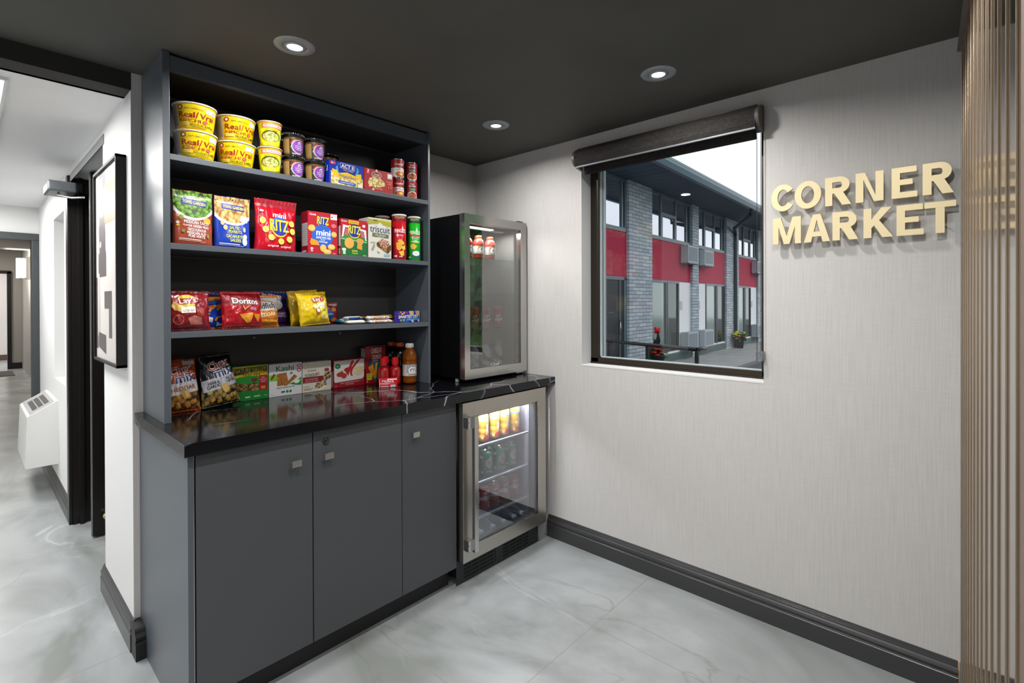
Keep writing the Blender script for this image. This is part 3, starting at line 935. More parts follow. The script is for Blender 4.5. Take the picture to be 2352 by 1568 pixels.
mb = MB(); mb.box(-.63, -.575, .812, -.2, -.555, .819, M('fridge_led', '#ffffff', .4, emit=5)); put(mb, 'led_strip', fr)
area('lamp', (-.0, -.285, .808), .42, .03, 11, (.95, .97, 1), par=fr)

# ------------------------------------------------------------------ countertop cooler
uf = empty('countertop_cooler', (-.265, -.24, .91), 'tall black display cooler with stainless door frame standing on the counter', 'cooler')
CY = -.405
LIN2 = M('cooler_liner', '#6a6966', .5)
mb = MB()
mb.box(-.507, CY, .932, -.493, -.03, 1.792, BLACKG, .001)
mb.box(-.032, CY, .932, -.020, -.03, 1.792, BLACKG, .001)
mb.box(-.493, CY, 1.76, -.032, -.03, 1.792, BLACKG)
mb.box(-.493, CY, .932, -.032, -.03, .955, BLACKG)
mb.box(-.493, -.05, .955, -.032, -.03, 1.76, LIN2); mb.box(-.492, CY+.005, .955, -.478, -.05, 1.76, LIN2); mb.box(-.058, CY+.005, .955, -.033, -.05, 1.76, LIN2)
put(mb, 'cooler_cabinet', uf)
mb = MB(); fz = .004
X0, X1, Z0, Z1, FWD = -.508, -.018, .929, 1.7935, .0385
for pts in ([(X0, Z0), (X0+FWD, Z0+.052), (X0+FWD, Z1-.045), (X0, Z1)], [(X1, Z0), (X1, Z1), (X1-.052, Z1-.045), (X1-.052, Z0+.050)],
            [(X0, Z1), (X0+FWD, Z1-.045), (X1-.052, Z1-.045), (X1, Z1)], [(X0, Z0), (X1, Z0), (X1-.052, Z0+.050), (X0+FWD, Z0+.052)]):
    mb.prism(pts, 'y', CY-.047, CY-.008, STEELS)
uf_d = put(mb, 'door_frame', uf)
mb = MB(); mb.box(X0+.03, CY-.040, Z0+.045, X1-.045, CY-.036, Z1-.04, COOLG); g_ = put(mb, 'door_glass', uf)
mb = MB(); mb.decal([('t', 'Chef', 50, 40, 100, 62, '#e8e8e8', 0, .03), ('t', 'MASTER', 36, 88, 60, 14, '#b9b9b9')], .068, .024, lambda u, v, h: Vector((-.312+u, CY-.0405-h, .982+v)))
put(mb, 'door_logo', uf)
mb = MB(); mb.box(X0+.006, CY-.008, Z0+.01, X1-.006, CY, Z1-.01, GAP); 
mb.bm.free(); mb = MB()
for a in ((X0+.008, Z0+.01, X0+.045, Z1-.01), (X1-.06, Z0+.01, X1-.008, Z1-.01), (X0+.01, Z0+.01, X1-.01, Z0+.05), (X0+.01, Z1-.045, X1-.01, Z1-.01)):
    mb.box(a[0], CY-.0078, a[1], a[2], CY-.0002, a[3], GAP)
put(mb, 'door_gasket', uf)
for x, y in ((-.492, -.375), (-.045, -.375), (-.492, -.06), (-.045, -.06)):
    mb = MB(); mb.lathe([(.011, .9105), (.012, .913), (.010, .932)], GREYP, 16, (x, y, 0)); put(mb, 'foot', uf)
mb = MB(); mb.box(-.075, CY-.03, 1.7935, -.03, CY+.03, 1.803, BLACKP, .002); put(mb, 'hinge', uf)
mb = MB(); mb.box(-.09, CY-.03, .917, -.03, CY-.0, .929, NICK, .002); put(mb, 'hinge', uf)
for z in (1.575, 1.38, 1.18, ):
    mb = MB(); mb.box(-.478, CY+.02, z-.005, -.058, -.06, z-.001, SHELFG); put(mb, 'shelf', uf)
mb = MB(); mb.box(-.40, -.36, 1.742, -.2, -.33, 1.748, M('cooler_led', '#ffffff', .4, emit=5)); mb.obj
put(mb, 'led_strip', uf)
area('lamp', (-.03, -.13, .825), .34, .04, 9, (.95, .98, 1), par=uf)

# ------------------------------------------------------------------ goods: builders
def cylmap(rf, span=160, off=0):
    sp = R(span)
    def mk(Wd):
        def f(u, v, h):
            a = (u/Wd-.5)*sp+R(off)
            r = rf(v)+h
            return Vector((r*math.sin(a), -r*math.cos(a), v))
        return f
    return mk

def carton(name, x0, x1, yf, z0, z1, dep, body, front, label, cat, side=None, group=None, rz=0, top=None, sidec=None):
    """flat printed box; the front face looks along -y"""
    w = x1-x0; h = z1-z0
    mb = MB()
    mb.box(-w/2, 0, 0, w/2, dep, h, ink(body, .38), .0008)
    mb.decal(front, w, h, lambda u, v, k: Vector((-w/2+u, -k, v)))
    if sidec:
        mb.decal([('r', 0, 0, 100, 100, sidec)], dep, h, lambda u, v, k: Vector((-w/2-k, dep-u, v)), h0=.0002)
    if side:
        mb.decal(side, dep, h, lambda u, v, k: Vector((-w/2-k, dep-u, v)), h0=.0005)
    if top:
        mb.decal([('r', 0, 0, 100, 100, top)], w, dep, lambda u, v, k: Vector((-w/2+u, v, h+k)))
    o = mb.obj(name, None, ((x0+x1)/2, yf, z0+.0006), (0, 0, R(rz)))
    return tag(o, label, cat, group)

def bag(name, w, h, d, loc, rz, lean, body, items, label, cat, seed=0, low=.42, rough=.22, group=None, seal=None, roll=0, pin=.06, wr=.0035, kind='pillow', twist=0, taper=0):
    """foil or plastic bag: closed pillow with crimped ends and creases"""
    NX, NZ = 36, 40
    bm_ = ink(body, rough) if not isinstance(body, bpy.types.Material) else body
    def prof(u, v):
        e = max(0.0, 1-abs(2*u-1)**2.6)
        if kind == 'pillow':
            if v < .045 or v > .93:
                t = .0
            else:
                q = (v-.045)/.885
                t = math.sin(PI*q**(math.log(.5)/math.log(low)))**.62
        else:   # stand-up pouch: deep at the base, flat at the top
            t = 0 if v > .9 else (1-v/.9)**.6*(1-.25*math.exp(-v*16))
        return .0012+d/2*t*e**.55
    def wob(u, v, s):
        k = noise.noise(Vector((u*5+seed*3.1, v*4+s, seed)))*1.0+noise.noise(Vector((u*13+seed, v*9, s+seed*2)))*.5
        edge = (1-abs(2*v-1)**3)
        return k*wr*(.35+.65*edge)+(.0012*math.sin(u*70) if (v > .93 or v < .045) else 0)
    def xo(u, v):
        pinch = 1-pin*math.sin(PI*min(1, max(0, v)))**.8
        return (u-.5)*w*pinch*(1-taper*v)+ w*.012*noise.noise(Vector((seed*2.2, v*5, 1)))+twist*(v-.5)*w
    def fr_(u, v, k=0):
        u_ = min(1, max(0, u)); v_ = min(1, max(0, v))
        return Vector((xo(u_, v_), -(prof(u_, v_)+k)-wob(u_, v_, 1), v_*h+.004*noise.noise(Vector((u_*3, 5, seed)))*(1 if v_ > .9 else 0)))
    def bk_(u, v):
        return Vector((xo(u, v), prof(u, v)+wob(u, v, 9), v*h+.004*noise.noise(Vector((u*3, 5, seed)))*(1 if v > .9 else 0)))
    mb = MB(); i0 = mb.mi(bm_)
    A = [[mb.bm.verts.new(fr_(i/NX, j/NZ)) for i in range(NX+1)] for j in range(NZ+1)]
    B = [[mb.bm.verts.new(bk_(i/NX, j/NZ)) for i in range(NX+1)] for j in range(NZ+1)]
    def q(a, b, c, e):
        f = mb.bm.faces.new((a, b, c, e)); f.material_index = i0; f.smooth = True
    for j in range(NZ):
        for i in range(NX):
            q(A[j][i], A[j][i+1], A[j+1][i+1], A[j+1][i]); q(B[j][i+1], B[j][i], B[j+1][i], B[j+1][i+1])
        q(A[j+1][0], B[j+1][0], B[j][0], A[j][0]); q(A[j][NX], B[j][NX], B[j+1][NX], A[j+1][NX])
    for i in range(NX):
        q(B[0][i], B[0][i+1], A[0][i+1], A[0][i]); q(A[NZ][i], A[NZ][i+1], B[NZ][i+1], B[NZ][i])
    mb.decal(items, w, h, lambda u, v, k: fr_(u/w, v/h, k), st=min(w, h)/34, h0=.0006, dh=.00016)
    # keep the lowest point on its shelf after leaning
    rot = Matrix.Rotation(R(rz), 4, 'Z') @ Matrix.Rotation(R(-lean), 4, 'X') @ Matrix.Rotation(R(roll), 4, 'Y')
    zmin = min((rot @ v.co).z for v in mb.bm.verts)
    o = mb.obj(name, None, (loc[0], loc[1], loc[2]-zmin+.0006), rot.to_euler(), norm=False)
    return tag(o, label, cat, group)

DKT = '#1c1a18'
def kimchi_bowl(x, y, z, d, label):
    e = empty('noodle_bowl', (x, y, z+.0005), label, 'instant noodles', 'yellow kimchi noodle bowls', rot=(0, 0, facecam(x, y, d)))
    r0, r1, h = .056, .0695, .094
    rf = lambda v: r0+(r1-r0)*(v/h)**.8
    mb = MB()
    mb.lathe([(0, 0), (r0-.004, 0), (r0, .002)]+[(rf(h*k/8), h*k/8) for k in range(1, 9)]+[(r1, h), (r1-.004, h+.0005)], M('cup_yellow', '#e8c811', .25), 40, cap=False)
    W_ = R(200)*.063
    f = cylmap(rf, 200)(W_)
    mb.decal([('r', 0, 1, 27, 96, '#b9b3b4'), ('r', 0, 1, 27, 16, '#d6d2d3')]+[('r', 3, 20+6*k, 25, 22+6*k, '#8f8b8f') for k in range(12)]+
             [('e', 34, 84, 4, 9, '#a52a20'), ('e', 34, 84, 2.2, 5, '#f3e6d8'), ('t', 'HOT / SPICY', 50, 80, 18, 5, '#2b2622'), ('t', '555', 63, 79, 7, 5, '#c9772a'),
              ('r', 70, 70, 88, 88, '#f2f2ec', -3), ('r', 80, 79, 86, 81, '#333333'), ('r', 80, 73, 86, 75, '#333333'), ('e', 74, 80, 2.2, 5, '#444444'), ('e', 74, 80, 1.6, 3.7, '#f2f2ec'),
              ('t', 'Real', 43, 57, 24, 21, '#a3231c', 0, .035), ('t', '/', 58, 57, 4, 24, '#a3231c', 0, .03), ('t', 'Vrai', 73, 56, 22, 21, '#a3231c', 0, .035), ('t', 'KIMCHI', 47.5, 36, 32, 12, '#b03524', 0, .02), ('e', 70, 36, 4, 7, '#d85a45'), ('p', [(76, 30), (79, 42), (77, 40)], '#4e7d2b'),
              ('r', 31, 18, 46, 29, '#f0dc70'), ('t', 'RAMEN', 38.5, 23, 13, 8, '#d9b92a'), ('t', 'NOUILLES RAMEN', 66, 21, 37, 9, '#23241b', 0, .03), ('r', 50, 11, 72, 13, '#6a5c20')],
             W_, h, f, st=.0042)
    mb.obj('cup', e)
    mb = MB(); mb.lathe([(r1-.006, h+.003), (r1, h+.0045), (r1+.003, h+.0035), (r1+.0035, h+.001), (r1+.002, h-.002), (r1-.001, h-.002)], M('rim_cream', '#ece2cf', .35), 40, cap=False); mb.obj('rim', e)
    mb = MB(); mb.lathe([(0, h+.0035), (r1-.004, h+.0035), (r1-.002, h+.0055), (r1+.001, h+.0045)], M('foil_lid_amber', '#dba320', .25), 40, cap=False)
    mb.box(-r1-.0025, -.010, h+.0025, -r1+.006, .010, h+.0042, M('foil_lid_amber', '#dba320', .25)); mb.obj('lid', e)
    return e
BH = .098
S1, S2, S3 = SZ
kimchi_bowl(-1.668, -.247, S1, 0, 'yellow kimchi noodle bowl at the far left of the top shelf, lower of two')
kimchi_bowl(-1.669, -.247, S1+BH+.001, -9, 'yellow kimchi noodle bowl at the far left of the top shelf, upper of two')
kimchi_bowl(-1.520, -.222, S1, -12, 'yellow kimchi noodle bowl second from the left, lower of two')
kimchi_bowl(-1.521, -.222, S1+BH+.001, 6, 'yellow kimchi noodle bowl second from the left, upper of two')

def noodle_cup(x, y, z, d, label):
    e = empty('noodle_cup', (x, y, z+.0005), label, 'instant noodles', 'tall yellow chicken noodle cups', rot=(0, 0, facecam(x, y, d)))
    r0, r1, h = .0355, .0445, .098
    rf = lambda v: r0+(r1-r0)*(v/h)
    mb = MB(); mb.lathe([(0, 0), (r0-.002, 0)]+[(rf(h*k/6), h*k/6) for k in range(0, 7)]+[(r1-.003, h)], M('cup_bright_yellow', '#e9e414', .25), 36, cap=False)
    W_ = R(200)*.041; f = cylmap(rf, 200)(W_)
    mb.decal([('r', 28, 72, 96, 97, '#dd9a1c'), ('r', 4, 8, 20, 40, '#c9c9a8'), ('r', 6, 10, 18, 34, '#6a6a60'), ('r', 33, 76, 92, 92, '#a32a1e'), ('r', 35, 78, 90, 90, '#f5ece0'), ('t', 'Mr.Noodles', 62, 84, 50, 8, '#b02a1e', 0, .05),
              ('r', 40, 66, 74, 68, '#8a8a1a'), ('r', 40, 62, 74, 64, '#8a8a1a'), ('e', 56, 42, 27, 22, '#2c2f1c'), ('e', 56, 40, 24, 19, NOODF), ('p', [(66, 50), (80, 46), (76, 30), (68, 34)], '#9fcf4a'), ('r', 84, 38, 98, 58, '#cfd3a0'),
              ('r', 32, 4, 70, 21, '#f4f03a'), ('t', 'Chicken', 48, 19, 26, 8, '#55561a'), ('t', 'Poulet', 55, 9, 20, 8, '#55561a')], W_, h, f, st=.0035)
    mb.obj('cup', e)
    mb = MB(); mb.lathe([(0, h+.002), (r1-.002, h+.0022), (r1+.001, h+.003), (r1+.003, h+.0015), (r1+.003, h-.001), (r1, h-.002)], M('rim_pink_cream', '#e8cdb6', .35), 36, cap=False)
    mb.box(-r1-.003, -.008, h+.0005, -r1+.004, .008, h+.003, M('rim_pink_cream', '#e8cdb6', .35)); mb.obj('lid', e)
noodle_cup(-1.404, -.262, S1, -8, 'yellow chicken noodle cup, lower of the pair on the top shelf')
noodle_cup(-1.404, -.262, S1+.1035, -5, 'yellow chicken noodle cup, upper of the pair on the top shelf')

def pudding_jar(x, y, z, d, label, dim=False):
    e = empty('noodle_jar', (x, y, z+.0005), label, 'instant meal cup', 'clear meal cups with black lids and purple labels', rot=(0, 0, facecam(x, y, d)))
    r0, r1, h = .0365, .0425, .077
    rf = lambda v: r0+(r1-r0)*(v/h)
    mb = MB(); mb.lathe([(0, 0), (r0-.002, 0)]+[(rf(h*k/6), h*k/6) for k in range(0, 7)]+[(r1-.003, h)], M('cup_tan_contents', '#9c7d4c', .15, coat=.6), 36, cap=False)
    W_ = R(200)*.039; f = cylmap(rf, 200)(W_)
    mb.decal([('r', 0, 84, 100, 97, '#5d3f1c'), ('r', 38, 2, 100, 84, '#27201f'), ('p', [(40, 62), (54, 86), (60, 80), (50, 50)], '#bf2c22'), ('p', [(40, 38), (46, 60), (52, 78), (66, 84), (50, 40)], '#5f9c2c'), ('e', 66, 46, 22.5, 37, '#b9b4a0'), ('e', 67, 46, 20.5, 34, '#7c3aa0'),
              ('p', [(61, 66), (67, 73), (73, 66)], '#f2eef5'), ('t', 'THAI', 67, 59, 14, 6, '#f2eef5', 0, .05), ('t', 'COCONUT', 67, 49, 24, 6, '#f2eef5', 0, .05), ('t', 'CURRY DE', 67, 39, 24, 6, '#f2eef5', 0, .05), ('t', 'COCO', 67, 30, 16, 6, '#f2eef5', 0, .05), ('t', 'RAMEN', 60, 7, 26, 7, '#e8e8e8', 0, .05)], W_, h, f, st=.0035)
    mb.obj('cup', e)
    mb = MB(); mb.lathe([(r1-.001, h-.004), (r1+.0015, h-.004), (r1+.0015, h+.004), (r1+.003, h+.005), (r1+.003, h+.013), (r1+.0005, h+.0155), (0, h+.0155)], BLACKG, 40, cap=False)
    for k in range(40):
        a = 2*PI*k/40
        mb.box(-.0006, -.0006, h+.006, .0006, .0006, h+.0125, BLACKP, fn=lambda c: Vector(((r1+.0032)*math.cos(a)+c.x, (r1+.0032)*math.sin(a)+c.y, c.z)))
    mb.obj('lid', e)
pudding_jar(-1.303, -.25, S1, 2, 'black-lidded meal cup beside the noodle cups, lower of its stack')
pudding_jar(-1.303, -.25, S1+.0935, 2, 'black-lidded meal cup beside the noodle cups, upper of its stack')
pudding_jar(-1.207, -.25, S1, 4, 'black-lidded meal cup left of the blue popcorn box, lower of its stack')
pudding_jar(-1.207, -.25, S1+.0935, 4, 'black-lidded meal cup left of the blue popcorn box, upper of its stack')
pudding_jar(-1.055, -.085, S1+.0935, 0, 'black-lidded meal cup in the back row behind the blue popcorn box, upper one')
pudding_jar(-1.055, -.085, S1, 0, 'black-lidded meal cup in the back row behind the blue popcorn box, lower one')
pudding_jar(-1.30, -.13, S1+.0935, 30, 'black-lidded meal cup in the back row behind the tall noodle cups, upper one')
pudding_jar(-1.30, -.13, S1, 30, 'black-lidded meal cup in the back row behind the tall noodle cups, lower one')

carton('popcorn_box', -1.161, -.990, -.287, S1, S1+.106, .05, '#1230a8',
       [('r', 3, 84, 18, 97, '#c01f2c'), ('t', '3', 8, 90, 4, 9, '#ffffff', 0, .05), ('t', 'bags', 13.5, 90, 5, 4, '#ffffff'), ('p', [(5, 2), (5, 56), (30, 70), (60, 40), (98, 42), (98, 2)], POPC), ('p', [(18, 72), (28, 94), (40, 40), (30, 40)], '#3aa0d8'), ('p', [(80, 92), (86, 76), (78, 44), (72, 44)], '#3aa0d8'),
        ('p', [(28, 40), (24, 84), (34, 96), (74, 93), (80, 80), (72, 40)], '#14298a'), ('r', 31, 73, 74, 95, '#c8c8d8', -3), ('r', 32, 75, 73, 93, '#1a2d8f', -3), ('t', 'ACT II', 52, 84, 36, 14, '#f0f2ff', -3, .06), ('t', 'THE LOVERS', 54, 67, 30, 4, '#e8e8f0', -3),
        ('p', [(8, 66), (22, 60), (28, 44), (12, 36)], '#e8c01c'), ('p', [(92, 64), (78, 58), (76, 42), (94, 30)], '#e8c01c'), ('p', [(22, 30), (24, 50), (50, 60), (76, 50), (80, 28), (66, 34), (50, 38), (36, 36)], '#e8c01c'), ('t', 'Amateurs de Beurre', 52, 42, 50, 13, '#3b3a9a', -4, .04),
        ('p', [(26, 10), (76, 6), (76, 18), (26, 22)], '#2b62b8'), ('r', 32, 13, 70, 15, '#dfe6f5'), ('r', 82, 4, 96, 18, '#e8e6da')], 'blue butter popcorn box on the top shelf beside the red popcorn box', 'snack box', side=[('r', 20, 55, 80, 80, '#8ea0d8')], top='#2a48c0', group=None)
carton('popcorn_box', -.987, -.829, -.287, S1, S1+.105, .05, '#a81a1c',
       [('r', 8, 76, 18, 97, '#c8282a'), ('t', '3', 13, 90, 7, 12, '#ffffff', 0, .06), ('t', 'BAGS', 13, 80, 7, 4, '#ffffff'), ('e', 42, 76, 17, 16, '#f0d8c8'), ('e', 42, 76, 15.5, 14, '#8c1416'), ('e', 42, 96, 3, 6, '#ecd9a0'), ('t', 'Orville', 42, 78, 20, 8, '#f5efe8', 0, .04), ('t', 'Redenbacher', 42, 70, 26, 6, '#f5efe8'),
        ('p', [(12, 34), (18, 58), (34, 66), (56, 62), (70, 48), (74, 36), (58, 24), (36, 20), (20, 22)], POPC), ('e', 18, 22, 3, 4, '#e8d28a'), ('e', 30, 9, 4, 4, '#e8d28a'), ('t', 'EXTRA BUTTERY', 46, 15, 34, 4, '#f5e6d0'), ('r', 80, 70, 96, 92, '#ece8e0'), ('r', 88, 74, 95, 76, '#444444'), ('t', 'POP UP BOWL', 86, 54, 20, 5, '#e8b890'), ('r', 79, 40, 94, 48, '#c85a38'), ('r', 80, 24, 86, 34, '#c85a38'), ('r', 89, 24, 94, 34, '#c85a38')],
       'red popcorn box on the top shelf between the blue box and soup cans', 'snack box', top='#8c1416')

ALU = M('can_aluminium', '#c8cacc', .22, 1)
def food_can(x, y, z, r, h, body, items, label, cat, grp, d=0, gap=.0025):
    e = empty('food_can', (x, y, z+.0005), label, cat, grp, rot=(0, 0, facecam(x, y, d)))
    mb = MB(); mb.lathe([(0, 0), (r-.001, 0), (r+.0008, .001), (r+.0008, .003), (r-.0005, .004), (r-.0005, h-.004), (r+.0008, h-.003), (r+.0008, h-.001), (r-.001, h), (r-.002, h-.002), (0, h-.002)], ALU, 32, cap=False)
    W_ = R(180)*r
    f = cylmap(lambda v: r, 180)(W_)
    mb.decal([('r', 0, 0, 100, 100, body)]+items, W_, h-.009, lambda u, v, k: f(u, v+.0045, k-.0003), st=.004)
    # the rest of the paper label, round the back
    g = cylmap(lambda v: r, 182, 180)(W_)
    mb.decal([('r', 0, 0, 100, 100, body)], W_, h-.009, lambda u, v, k: g(u, v+.0045, k-.0003), st=.004)
    return mb.obj('can_body', e)
CAMP = [('r', 0, 0, 100, 52, '#efebe6'), ('t', 'Campbell\'s', 54, 72, 54, 16, '#f5ece8', 0, .04, .3), ('e', 55, 53, 6, 6, '#a8842a'), ('r', 35, 42, 74, 44, '#9a2a24'), ('r', 38, 37, 74, 39, '#9a2a24'), ('e', 60, 16, 28, 15, '#a8542c'), ('e', 60, 17, 24, 12, '#c86a2e'), ('e', 62, 17, 12, 7, '#e6c060'), ('r', 10, 8, 20, 48, '#c9c4c0'), ('r', 80, 80, 96, 97, '#e6e2e0')]
TIMH = [('r', 0, 0, 100, 100, '#8f1626'), ('t', 'Tim', 50, 86, 22, 9, '#f0e2dc', 0, .03, .3), ('t', 'Hortons', 52, 75, 40, 10, '#f0e2dc', 0, .03, .3), ('r', 34, 44, 74, 64, '#1d5a34'), ('t', 'Vegetable', 54, 57, 28, 5, '#e8ecd8'), ('t', 'Legumes', 54, 50, 24, 5, '#e8ecd8'), ('e', 52, 19, 29, 24, '#e8e2d8'), ('e', 52, 19, 25, 20, SOUPF)]
for k, w_ in ((0, 'lower'), (1, 'upper')):
    food_can(-.770, -.24, S1+.0965*k, .0318, .0955, '#9c1c22', CAMP, 'red and white tomato soup can, %s of its stack on the top shelf' % w_, 'soup can', 'red and white soup cans', 14)
    food_can(-.684, -.24, S1+.0965*k, .0292, .0955, '#8f1626', TIMH, 'dark red vegetable soup can with a green panel, %s of its stack' % w_, 'soup can', 'dark red soup cans', 6)

# second shelf
PK = dict(kind='pouch', wr=.0012, pin=.02)
bag('snack_pouch', .130, .200, .055, (-1.680, -.255, S2), 0, 0, '#9c4632',
    [('p', [(1, 99.5), (1, 62), (12, 54), (30, 47.5), (46, 45.5), (62, 46), (80, 50), (99, 61), (99, 99.5)], '#d9dcdc'), ('p', [(1, 99.5), (1, 71), (12, 61), (30, 53), (46, 50.5), (62, 50.5), (80, 55), (99, 69), (99, 99.5)], PEAS),
     ('r', 20, 73, 84, 84, '#181c8c', -6), ('t', 'TONG GARDEN', 52, 78.5, 58, 6, '#e8ea3a', -6, .06), ('e', 18, 52, 8, 2.5, '#c9b46a'), ('e', 18, 50, 5, 4, '#7a8a2a'), ('e', 84, 46, 10, 6, '#d8a82a'), ('e', 10, 40, 4, 3, '#d8d0c0'), ('e', 10, 35, 4, 1.5, '#e0c02a'),
     ('t', 'MEXICAN TACO', 56, 41.5, 62, 6, '#f0ece8', -4, .05), ('t', 'FLAVOUR', 33, 35.6, 22, 3.5, '#f0ece8', -4, .03), ('t', 'GREEN PEAS', 66, 34, 40, 5, '#f0ece8', -4, .05), ('t', 'TACO FLAVOUR', 55, 27.5, 48, 5, '#f0ece8', -4, .05), ('t', 'MEXICAIN AUX', 55, 21.5, 48, 5, '#f0ece8', -4, .05), ('t', 'POIS VERTS', 55, 15.8, 42, 5, '#f0ece8', -4, .05),
     ('e', 22, 25, 4, 3, '#6a8a2a'), ('e', 84, 18, 3, 4, '#7a9a2a'), ('r', 12, 9.5, 66, 10.8, '#e8dcd4', -3), ('r', 12, 7, 78, 7.5, '#e8dcd4', -3)],
    'green pea snack pouch with brown base at the left of the second shelf', 'snack pouch', seed=1, **PK)
bag('snack_pouch', .130, .198, .055, (-1.546, -.255, S2), 0, 0, '#1c3fae',
    [('p', [(1, 99.5), (1, 60), (12, 52), (30, 46), (46, 44), (62, 44), (80, 48), (99, 58), (99, 99.5)], '#dce0e6'), ('p', [(1, 99.5), (1, 69), (12, 59), (30, 51.5), (46, 49), (62, 49), (80, 53), (99, 66), (99, 99.5)], NUTS),
     ('r', 19, 74, 83, 85, '#181c8c', -4), ('t', 'TONG GARDEN', 52, 79.5, 58, 6, '#e8ea3a', -4, .06), ('e', 51, 94, 2.2, 1.6, '#181818'), ('r', 70, 52, 92, 64, '#d8dcd4', -8),
     ('e', 20, 48, 5, 5, '#e0c08c'), ('e', 27, 39, 5.5, 5, '#e0c08c'), ('e', 80, 37, 4, 5, '#e0c08c'), ('t', 'SALTED', 53, 39, 30, 6, '#dfe63a', -2, .05), ('t', 'PEANUTS', 53, 31.5, 36, 6, '#dfe63a', -2, .05), ('t', 'CACAHUETES', 52, 22, 48, 6, '#dfe63a', -2, .05), ('t', 'SALEES', 53, 14.5, 30, 6, '#dfe63a', -2, .05),
     ('e', 79, 13, 7.5, 8, '#ccd8e8'), ('e', 81, 23, 6, 5, '#ccd8e8'), ('r', 10, 6.5, 64, 8, '#e8ecf4', -2), ('r', 10, 4, 76, 4.6, '#e8ecf4', -2)],
    'salted peanut snack pouch with blue base on the second shelf', 'snack pouch', seed=2, **PK)
RITZE = lambda cx, cy, s: [('e', cx, cy, 14*s, 17*s, '#1c2f9c'), ('t', 'RITZ', cx, cy+3*s, 36*s, 20*s, '#e8d81c', -2, .06)]
crk = []
for cx, cy in ((16, 58), (21, 41), (33, 26), (56, 19), (77, 24), (86, 40), (85, 55)):
    crk += [('e', cx, cy, 7.5, 6.2, '#e3c22e'), ('e', cx, cy, 6.3, 5.2, '#ecd56a')]+[('e', cx+dx, cy+dy, .8, .7, '#a87f1c') for dx, dy in ((-3, 0), (3, 0), (0, 2.5), (0, -2.5), (0, 0))]
bag('snack_pouch', .172, .212, .06, (-1.378, -.25, S2), 0, 0, '#b70f26',
    [('r', 1, 84, 99, 99, '#8f0c20'), ('e', 55, 47, 21, 20, '#e3c22e'), ('e', 56, 49, 20, 19, '#1f56c0'), ('e', 56, 46, 19, 16, '#1a2c96'), ('t', 'mini', 56, 70, 33, 9, '#f2f0ee', -4, .07), ('t', 'RITZ', 55, 50, 47, 23, '#ecdf1e', -3, .07)]+crk+
    [('t', 'original', 36, 9, 24, 5, '#f0dede', 0, .03), ('t', 'original', 66, 8, 24, 5, '#f0dede', 0, .03), ('e', 12, 76, 5, 2, '#f0e0e0')],
    'glossy red pouch of mini round crackers in the middle of the second shelf', 'snack pouch', seed=3, kind='pouch', wr=.0035, pin=.05, rough=.18)
carton('cracker_box', -1.257, -1.121, -.285, S2, S2+.182, .062, '#b3182b',
       [('t', 'Christie', 16, 93, 22, 5, '#f4ece8', 0, .05), ('r', 76, 85, 98, 98, '#e6e6e4'), ('t', 'MADE', 91, 94, 10, 2, '#333333'), ('e', 81, 91, 2.5, 2, '#555555'), ('e', 49, 77, 18, 14, '#e8c41c'), ('e', 49, 78, 17, 13, '#1a2c96'), ('t', 'RITZ', 50, 80, 40, 18, '#ecdf1e', -3, .07), ('e', 48, 43, 36, 27, '#2b5fc6'),
        ('t', 'mini', 51, 51, 48, 14, '#f6f6f6', -1, .08), ('t', 'SANDWICHES', 51, 39, 50, 6, '#f6f6f6', -1, .04), ('r', 42, 33, 56, 34.5, '#e8e8f0'), ('t', 'fromage', 51, 29, 28, 6, '#f6f6f6', 0, .05),
        ('e', 12, 60, 12, 8, '#dba94a'), ('e', 13, 62, 10, 6, '#e8be68'), ('e', 87, 49, 10, 7, '#dba94a'), ('e', 87, 51, 8, 5, '#e8be68'), ('p', [(6, 26), (10, 36), (34, 30), (36, 20), (10, 20)], '#e2952a'), ('e', 50, 14, 11, 9, '#dba94a'), ('e', 64, 6, 14, 6, '#dba94a'), ('e', 64, 8, 12, 4, '#ecc878'), ('e', 78, 18, 13, 7, '#dba94a'), ('e', 78, 20, 11, 5, '#ecc878'), ('e', 50, 16, 9, 7, '#e8be68'),
        ('r', 8, 4, 16, 9, '#d8a0a4'), ('e', 12, 12, 5, 2.5, '#e8c8c8'), ('t', '180 g', 88, 2.8, 10, 3, '#f4e4e4'), ('e', 86, 70, 9, 5, '#d86a72')],
       'red box of mini cheese cracker sandwiches on the second shelf', 'cracker box', side=[('r', 12, 18, 96, 72, '#b8b6b8')]+[('r', 16, 22+5*k, 92, 22.6+5*k, '#77757a') for k in range(10)]+[('r', 16, 3, 80, 7, '#d0b0b4')], sidec='#8f1426', top='#93142a')
